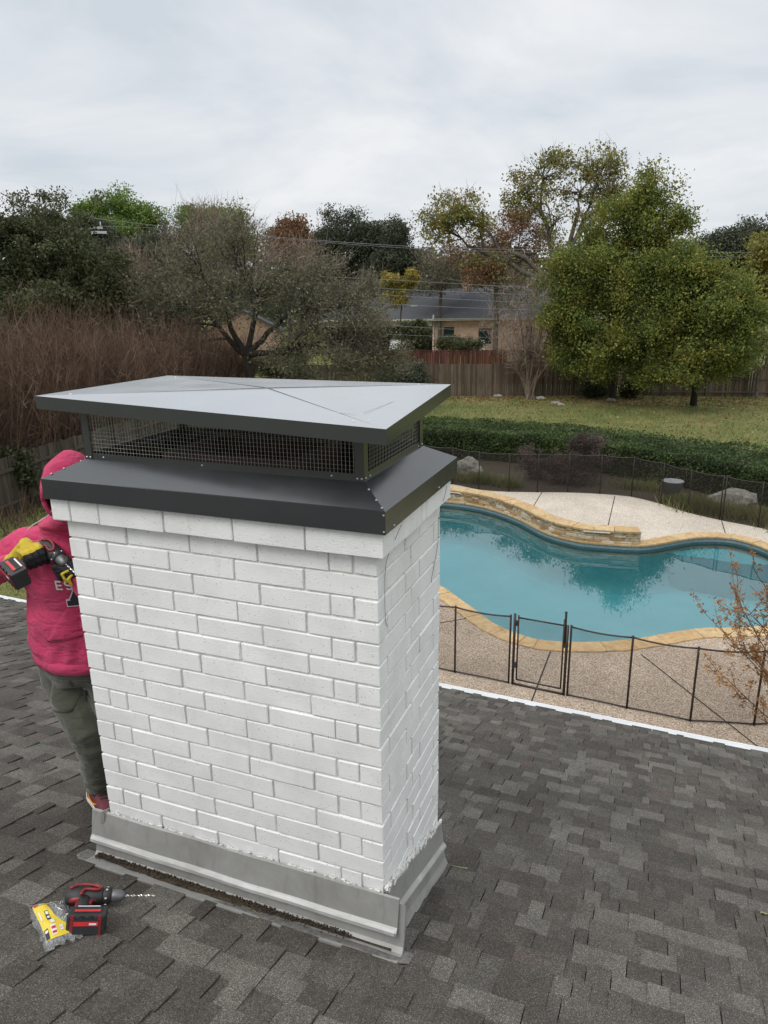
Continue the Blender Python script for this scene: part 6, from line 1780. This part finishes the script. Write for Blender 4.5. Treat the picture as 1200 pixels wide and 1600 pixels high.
# ---------------------------------------------------------------- cordless drills
simple('drill_black', (0.022, 0.022, 0.023), 0.55, 0.2, 40)
simple('drill_red', (0.235, 0.018, 0.022), 0.45, 0.15, 40)
simple('drill_grey', (0.16, 0.16, 0.165), 0.4, 0.15, 60, metallic=0.5)
simple('steel_bit', (0.62, 0.60, 0.56), 0.25, 0.1, 60, metallic=0.9)
simple('label_red', (0.55, 0.030, 0.035), 0.5, 0.08, 40)
simple('label_white', (0.70, 0.70, 0.68), 0.5, 0.05, 40)
def rot_obj(root, o, M):
    root.matrix_world = M
def drill(name, label, org, X, H, bit=True, sc=0.94):
    """X is where the chuck points, H runs from the motor down the handle to the battery"""
    X = X.normalized(); Z = -(H - X * H.dot(X)).normalized(); Y = Z.cross(X)
    t = thing(name, label, 'drill'); t.matrix_world = Matrix.Translation(org) @ Matrix((X, Y, Z)).transposed().to_4x4() @ Matrix.Scale(sc, 4)
    def rings(pr, n=16, zoff=0.0): return [[Vector((x, ry * math.cos(2 * math.pi * k / n), rz * math.sin(2 * math.pi * k / n) + zoff)) for k in range(n)] for x, ry, rz in pr]
    MB().loft(rings([(-0.098, 0.016, 0.018), (-0.094, 0.028, 0.030), (-0.05, 0.031, 0.034), (0.00, 0.031, 0.035), (0.030, 0.029, 0.032), (0.034, 0.026, 0.029)])).build('motor_housing', 'drill_black', t, True, fix=True)
    rs = MB()
    for s in (-1, 1):
        path = catmull([(-0.085, s * 0.030, -0.004), (-0.055, s * 0.0335, 0.016), (-0.01, s * 0.0335, 0.014), (0.024, s * 0.031, 0.0), (0.012, s * 0.0325, -0.016), (-0.030, s * 0.0330, -0.014), (-0.040, s * 0.027, -0.040)], 4)
        rs.tube(path, 0.0055, 6)
    rs.build('red_shell', 'drill_red', t, True)
    MB().loft(rings([(-0.080, 0.012, 0.0365), (-0.060, 0.022, 0.0372), (-0.01, 0.020, 0.0378), (0.015, 0.010, 0.0355)], 12)).build('red_top', 'drill_red', t, True, fix=True)
    MB().loft(rings([(0.0342, 0.0275, 0.0275), (0.037, 0.029, 0.029), (0.060, 0.0285, 0.0285), (0.062, 0.024, 0.024)])).build('clutch_ring', 'drill_black', t, True, fix=True)
    for k in range(6):
        a = k * math.pi / 3 + 0.3; MB().box((0.046, 0.0287 * math.cos(a), 0.0287 * math.sin(a)), (0.007, 0.004, 0.004)).build('clutch_mark', 'label_white', t)
    MB().loft(rings([(0.0622, 0.0225, 0.0225), (0.075, 0.0225, 0.0225), (0.098, 0.020, 0.020), (0.108, 0.013, 0.013), (0.112, 0.008, 0.008)])).build('chuck', 'drill_grey', t, True, fix=True)
    if bit:
        bt = MB(); rr_ = []
        for i in range(25):
            x = 0.110 + i * 0.0044; a0 = i * 0.55
            rr_.append([Vector((x, (0.0034 if k % 2 else 0.0022) * math.cos(a0 + k * math.pi / 2), (0.0034 if k % 2 else 0.0022) * math.sin(a0 + k * math.pi / 2))) for k in range(4)])
        rr_.append([Vector((0.222, 0.0004 * math.cos(k * math.pi / 2), 0.0004 * math.sin(k * math.pi / 2))) for k in range(4)])
        bt.loft(rr_).build('drill_bit', 'steel_bit', t, fix=True)
    hr = []
    for z, x, rx, ry in ((-0.020, -0.026, 0.026, 0.020), (-0.045, -0.026, 0.021, 0.0175), (-0.085, -0.026, 0.021, 0.018), (-0.115, -0.020, 0.026, 0.021), (-0.130, -0.006, 0.045, 0.030)):
        hr.append([Vector((x + rx * math.cos(2 * math.pi * k / 14), ry * math.sin(2 * math.pi * k / 14), z)) for k in range(14)])
    hn = MB().loft(hr).build('handle', 'drill_black', t, True, fix=True)
    gp_ = MB()
    gp_.tube([(-0.046, 0, -0.035), (-0.046, 0, -0.080), (-0.044, 0, -0.118)], 0.0085, 8); gp_.build('red_grip', 'drill_red', t, True)
    MB().box((-0.004, 0, -0.048), (0.014, 0.016, 0.030)).build('trigger', 'drill_red', t, bevel=0.004)
    bt = MB().box((0.006, 0, -0.166), (0.128, 0.078, 0.062)).build('battery', 'drill_black', t, bevel=0.007)
    for s in (-1, 1):
        MB().box((0.006, s * 0.0400, -0.160), (0.090, 0.003, 0.032)).build('battery_panel', 'drill_grey' if False else 'lace_black', bt)
        MB().box((0.006, s * 0.0418, -0.170), (0.086, 0.002, 0.012)).build('battery_stripe', 'label_red', bt)
        MB().box((0.006, s * 0.0400, -0.141), (0.074, 0.0022, 0.006)).build('battery_print', 'label_white', bt)
    MB().box((0.008, 0, -0.1985), (0.086, 0.050, 0.0030)).build('base_panel', 'lace_black', bt)
    MB().box((0.008, -0.012, -0.2006), (0.082, 0.014, 0.0020)).build('base_stripe', 'label_red', bt)
    MB().box((0.030, -0.012, -0.2021), (0.024, 0.006, 0.0012)).build('base_print', 'label_white', bt)
    MB().box((0.010, 0, -0.1345), (0.100, 0.066, 0.006)).build('battery_latch', 'drill_red', bt, bevel=0.002)
    for i in range(4): MB().box((-0.039 + i * 0.030, 0.0385 * 0, -0.1975), (0.012, 0.080, 0.004)).build('battery_foot', 'drill_red' if i in (0, 3) else 'drill_black', bt)
    return t
nrm_ = Vector((0, SL, 1)).normalized(); dn = Vector((0, 1, -SL)).normalized()
# the one lying on the roof
rp = roofp(-0.968, -0.333 * CS, 0.046)
Xd = (Vector((1, 0, 0)) * 0.84 + dn * 0.54).normalized(); Hd = (-dn * 0.84 + Vector((1, 0, 0)) * 0.54 + nrm_ * -0.03)
drill('cordless_drill', 'red and black cordless drill with steel bit lying on the shingles', rp + nrm_ * 0.0, Xd, Hd)
# the one in the worker's hand
bc = G(84, 864, 0.18); bat = G(28, 892, 0.055)
Hh = bat - bc; Hh.normalize(); Xh = Vector((0.95, -0.10, -0.10)); Xh = (Xh - Hh * Hh.dot(Xh)).normalized()
dr2 = drill('cordless_drill', "cordless drill held in the worker's yellow and black glove", bc, Xh, Hh)
# gloves
M2 = dr2.matrix_world
def L2(p): return M2 @ Vector(p)
gb = MB(); ga = MB()
kn = []
for i, (z, ln) in enumerate(((-0.036, 0.95), (-0.058, 1.0), (-0.080, 0.97), (-0.100, 0.82))):
    r = 0.0115 - 0.0006 * i
    x0 = -0.034 - 0.06 * (-(z) - 0.03) 
    k0 = L2((x0 - 0.022, -0.036, z)); k1 = L2((x0 + 0.016 * ln, -0.042, z - 0.002)); k2 = L2((x0 + 0.040 * ln, -0.026, z - 0.003)); k3 = L2((x0 + 0.044 * ln, 0.002, z - 0.004)); k4 = L2((x0 + 0.030 * ln, 0.024, z - 0.004)); k5 = L2((x0 + 0.014, 0.030, z - 0.004))
    ga.tube([k0, k0.lerp(k1, 0.5), k1, k1.lerp(k2, 0.45)], [r * 1.1, r * 1.12, r * 1.12, r], 8)
    gb.tube([k1.lerp(k2, 0.2), k2, k3, k4, k5], [r * 1.04, r * 1.06, r, r * 0.95, r * 0.7], 8)
ga.loft([[L2((x + rx * math.cos(2 * math.pi * k / 12), -0.020 + 0.026 * math.sin(2 * math.pi * k / 12), z)) for k in range(12)] for z, x, rx in ((-0.022, -0.052, 0.022), (-0.045, -0.058, 0.032), (-0.075, -0.064, 0.034), (-0.100, -0.068, 0.030), (-0.115, -0.070, 0.02))])
wrL_ = L2((-0.115, -0.022, -0.058))
ga.tube([L2((-0.060, -0.016, -0.062)), wrL_, wrR, wrR.lerp(elR, 0.18)], [0.032, 0.031, 0.035, 0.037], 12)
gb.tube([L2((-0.066, 0.004, -0.030)), L2((-0.055, 0.026, -0.024)), L2((-0.030, 0.037, -0.030)), L2((-0.008, 0.036, -0.036))], [0.016, 0.0135, 0.012, 0.009], 8)
gb.loft([[L2((x + rx * math.cos(2 * math.pi * k / 12), 0.004 + 0.018 * math.sin(2 * math.pi * k / 12), z)) for k in range(12)] for z, x, rx in ((-0.026, -0.056, 0.020), (-0.060, -0.064, 0.028), (-0.100, -0.070, 0.026))])
setp(fuse('glove', ga, 'glove_yellow', 0.0042, None, 3, lambda p: 0.0012 * mnoise.noise(p * 70)), person)
setp(fuse('glove_grip', gb, 'glove_black', 0.0042, None, 3, lambda p: 0.0010 * mnoise.noise(p * 80)), person)
# left hand steadying the chuck
gl = MB(); gy2 = MB(); hc = G(113, 893, 0.155)
ch = L2((0.070, -0.020, 0.0))
gl.tube([wrL, hc, hc.lerp(ch, 0.4)], [0.034, 0.036, 0.030], 12)
for i in range(4):
    o_ = Vector((-0.018 + 0.004 * i, -0.020 + 0.003 * i, 0.018 - 0.016 * i))
    gl.tube([hc + o_ * 0.6, hc + o_ + Vector((-0.028, -0.012, 0.006)), hc + o_ + Vector((-0.048, -0.004, 0.000)), hc + o_ + Vector((-0.056, 0.012, -0.004))], [0.0125, 0.0120, 0.0112, 0.008], 8)
gl.tube([hc + Vector((-0.01, 0.0, 0.02)), hc + Vector((-0.02, 0.01, 0.042)), hc + Vector((-0.035, 0.018, 0.050))], [0.013, 0.012, 0.009], 8)
gy2.tube([hc + Vector((0.012, -0.026, 0.016)), hc + Vector((-0.012, -0.040, 0.004)), hc + Vector((-0.002, -0.034, -0.035))], [0.006, 0.0075, 0.006], 8)
gy2.tube([hc + Vector((0.022, -0.022, 0.0)), hc + Vector((0.012, -0.036, -0.016)), hc + Vector((0.018, -0.028, -0.048))], [0.006, 0.0075, 0.006], 8)
setp(fuse('glove', gl, 'glove_black', 0.0045, None, 3), person)
setp(fuse('glove_patch', gy2, 'glove_yellow', 0.004, None, 2), person)

# ---------------------------------------------------------------- bag of fixings on the roof
def m_bag():
    t = NT('clear_bag'); w = t.pos('World')
    n = t.noise(w, 60, 6, 0.75, 1.2)
    c = t.ramp(n, [(0.32, (0.10, 0.105, 0.11)), (0.5, (0.26, 0.265, 0.27)), (0.68, (0.60, 0.60, 0.60))])
    t.set(Base_Color=c, Roughness=0.16, Specular_IOR_Level=0.6, Coat_Weight=0.6, Coat_Roughness=0.08)
    t.bump(t.noise(w, 45, 5, 0.7, 1.5), 0.9, 0.012)
m_bag()
def m_film():
    t = NT('clear_film'); t.t.nodes.remove(t.b); w = t.pos('World')
    gl = t.n('ShaderNodeBsdfGlossy'); gl.inputs['Roughness'].default_value = 0.12; gl.inputs['Color'].default_value = (0.9, 0.9, 0.9, 1)
    tr = t.n('ShaderNodeBsdfTransparent'); tr.inputs['Color'].default_value = (0.86, 0.86, 0.86, 1)
    df = t.n('ShaderNodeBsdfDiffuse'); df.inputs['Color'].default_value = (0.55, 0.55, 0.55, 1)
    m1 = t.n('ShaderNodeMixShader'); m1.inputs[0].default_value = 0.22; t.l(tr.outputs[0], m1.inputs[1]); t.l(df.outputs[0], m1.inputs[2])
    m2 = t.n('ShaderNodeMixShader'); m2.inputs[0].default_value = 0.16; t.l(m1.outputs[0], m2.inputs[1]); t.l(gl.outputs[0], m2.inputs[2])
    bp = t.n('ShaderNodeBump'); bp.inputs['Strength'].default_value = 1.0; bp.inputs['Distance'].default_value = 0.01; t.l(t.noise(w, 70, 4, 0.6, 1.0), bp.inputs['Height']); t.l(bp.outputs[0], gl.inputs['Normal'])
    t.l(m2.outputs[0], t.out.inputs['Surface'])
m_film()
simple('card_yellow', (0.72, 0.54, 0.045), 0.4, 0.06, 30)
simple('card_black', (0.02, 0.02, 0.02), 0.4, 0.1, 30)
bag = thing('fixings_bag', 'clear plastic bag of screws with a yellow card, beside the drill', 'bag')
def rp_px(px, py, dz):
    r = ray(px, py); n = Vector((0, SL, 1)); t_ = (RZ - (n.dot(CAM))) / n.dot(r); p = CAM + r * t_
    return p + nrm_ * dz
c00, c10, c11, c01 = rp_px(71, 1484, 0), rp_px(124, 1466, 0), rp_px(99, 1417, 0), rp_px(47, 1424, 0)
def bagp(u, v, dz): return c00.lerp(c10, u).lerp(c01.lerp(c11, u), v) + nrm_ * dz
NB = 22; m = MB(); gi = {}
def bagh(u, v): 
    e = max(0.0, (1 - (2 * u - 1) ** 4) * (1 - (2 * v - 1) ** 4)); return 0.012 + 0.024 * e ** 0.6 + 0.003 * mnoise.noise(Vector((u * 5, v * 5, 1)))
for s in (0, 1):
    for i in range(NB + 1):
        for j in range(NB + 1):
            gi[(s, i, j)] = len(m.v); m.v.append(tuple(bagp(i / NB, j / NB, bagh(i / NB, j / NB) if s else 0.0105)))
for i in range(NB):
    for j in range(NB):
        m.f.append((gi[(1, i, j)], gi[(1, i + 1, j)], gi[(1, i + 1, j + 1)], gi[(1, i, j + 1)])); m.f.append((gi[(0, i, j + 1)], gi[(0, i + 1, j + 1)], gi[(0, i + 1, j)], gi[(0, i, j)]))
for i in range(NB):
    for (a, b_) in (((i, 0), (i + 1, 0)), ((i, NB), (i + 1, NB)), ((0, i), (0, i + 1)), ((NB, i), (NB, i + 1))): m.f.append((gi[(0, *a)], gi[(0, *b_)], gi[(1, *b_)], gi[(1, *a)]))
m.build('pouch', 'clear_bag', bag, True, fix=True)
# crinkled plastic skirt round it
fr_ = MB(); rg = random.Random(3); ring0 = []; ring1 = []
for k in range(60):
    t_ = k / 60 * 4; s_, f_ = int(t_), t_ - int(t_)
    u, v = ((f_, 0), (1, f_), (1 - f_, 1), (0, 1 - f_))[s_]
    e = 0.14 if s_ in (0, 3) else 0.035
    uo, vo = 0.5 + (u - 0.5) * (1 + e * 2 * rg.uniform(0.5, 1.15)), 0.5 + (v - 0.5) * (1 + e * 2 * rg.uniform(0.5, 1.15))
    ring0.append(bagp(u, v, 0.016)); ring1.append(bagp(uo, vo, 0.012 + rg.uniform(0, 0.010)))
for k in range(60): fr_.add([ring0[k], ring0[(k + 1) % 60], ring1[(k + 1) % 60], ring1[k]], [(0, 1, 2, 3)])
fr_.build('bag_edge', 'clear_film', bag)
def on_bag(poly, off, name, mat, sub=12):
    a, b_, c, d = poly; m = MB()
    for i in range(sub + 1):
        for j in range(sub + 1):
            p, q = i / sub, j / sub
            u = (a[0] * (1 - p) + b_[0] * p) * (1 - q) + (d[0] * (1 - p) + c[0] * p) * q; v = (a[1] * (1 - p) + b_[1] * p) * (1 - q) + (d[1] * (1 - p) + c[1] * p) * q
            m.v.append(tuple(bagp(u, v, bagh(u, v) + off)))
    for i in range(sub):
        for j in range(sub): e = i * (sub + 1) + j; m.f.append((e, e + sub + 1, e + sub + 2, e + 1))
    return m.build(name, mat, bag, True)
# yellow card: strip along the top and a curved sweep down to the right
on_bag(((0.02, 0.86), (0.78, 0.90), (0.80, 0.99), (0.04, 0.985)), 0.0012, 'card', 'card_yellow')
cm_ = MB(); ns = 16
for k in range(ns + 1):
    t_ = k / ns; v = 0.86 - 0.82 * t_; uL = 0.02 + 0.02 * t_; uR = 0.40 + 0.10 * t_ + 0.42 * t_ ** 3
    for q in range(9):
        u = uL + (uR - uL) * q / 8; cm_.v.append(tuple(bagp(u, v, bagh(u, v) + 0.0013)))
for k in range(ns):
    for q in range(8): e = k * 9 + q; cm_.f.append((e, e + 9, e + 10, e + 1))
cm_.build('card', 'card_yellow', bag, True)
for (u0, u1, v0, v1, mt, nm) in ((0.22, 0.33, 0.42, 0.66, 'card_black', 'card_print'), (0.235, 0.315, 0.56, 0.64, 'label_white', 'card_print'), (0.24, 0.31, 0.46, 0.52, 'label_white', 'card_print'), (0.27, 0.38, 0.30, 0.40, 'label_white', 'card_print'), (0.22, 0.37, 0.08, 0.27, 'label_white', 'card_print'), (0.235, 0.355, 0.10, 0.14, 'label_red', 'card_print'), (0.235, 0.355, 0.18, 0.23, 'label_red', 'card_print'),
        (0.04, 0.14, 0.05, 0.24, 'card_black', 'card_print'), (0.055, 0.125, 0.16, 0.21, 'label_white', 'card_print'), (0.46, 0.56, 0.12, 0.22, 'label_white', 'card_print'), (0.48, 0.54, 0.15, 0.19, 'label_red', 'card_print'), (0.44, 0.64, 0.905, 0.965, 'label_white', 'card_print'), (0.05, 0.16, 0.89, 0.96, 'label_red', 'card_print'), (0.19, 0.38, 0.90, 0.93, 'label_white', 'card_print'), (0.07, 0.10, 0.45, 0.70, 'label_white', 'card_print')):
    on_bag(((u0, v0), (u1, v0), (u1, v1), (u0, v1)), 0.0022 + (0.0008 if mt != 'card_black' and u1 - u0 < 0.13 else 0), nm, mt, 5)
rg = random.Random(8)
for i in range(46):
    u, v = rg.uniform(0.45, 0.95), rg.uniform(0.08, 0.88)
    if u < 0.45 + 0.42 * (1 - (v / 0.86)) ** 3 + 0.12: continue
    a = rg.uniform(0, 6.28); p = bagp(u, v, bagh(u, v) - 0.001); d = (Vector((math.cos(a), math.sin(a), 0)) - nrm_ * nrm_.dot(Vector((math.cos(a), math.sin(a), 0)))).normalized()
    MB().tube([p - d * 0.011, p - d * 0.009, p + d * 0.006, p + d * 0.011], [0.0042, 0.0022, 0.0020, 0.0004], 6).build('fixing', 'steel_bit', bag, True)

# ---------------------------------------------------------------- bits lying on the roof
def leaf_at(px, py, size, mat, label, seed):
    p = rp_px(px, py, 0.013); r_ = np.random.default_rng(seed); m = MB(); a = r_.uniform(0, 6.28)
    for k in range(10):
        b0 = 2 * math.pi * k / 10; rr2 = size * (0.55 + 0.45 * ((k % 2)))
        m.v.append(tuple(p + Vector((math.cos(b0 + a) * rr2, math.sin(b0 + a) * rr2 * 0.7, 0)) - dn * 0 + nrm_ * (0.004 * r_.random()) + Vector((0, 0, -SL * math.sin(b0 + a) * rr2 * 0.7))))
    m.v.append(tuple(p + nrm_ * 0.006))
    for k in range(10): m.f.append((10, k, (k + 1) % 10))
    m.build('fallen_leaf', mat, None, label=label, category='leaf')
leaf_at(1193, 1432, 0.020, 'leaf_pale', 'pale yellow leaf on the shingles at the right edge', 1)
leaf_at(663, 1397, 0.008, 'leaf_rust', 'tiny orange leaf scrap beside the chimney flashing', 2)
MB().tube([rp_px(700, 1355, 0.012), rp_px(712, 1359, 0.014), rp_px(724, 1362, 0.016), rp_px(730, 1363, 0.016)], [0.001, 0.0018, 0.0025, 0.004], 6).build('twig', 'leaf_pale', None, True, label='pale twig on the shingles to the right of the chimney', category='twig')
MB().tube([rp_px(368, 1418, 0.012), rp_px(392, 1428, 0.018), rp_px(410, 1438, 0.014)], [0.0008, 0.0014, 0.0010], 5).build('straw', 'leaf_pale', None, True, label='dry grass stalk lying on the front roof pan', category='straw')
bpy.context.view_layer.update()
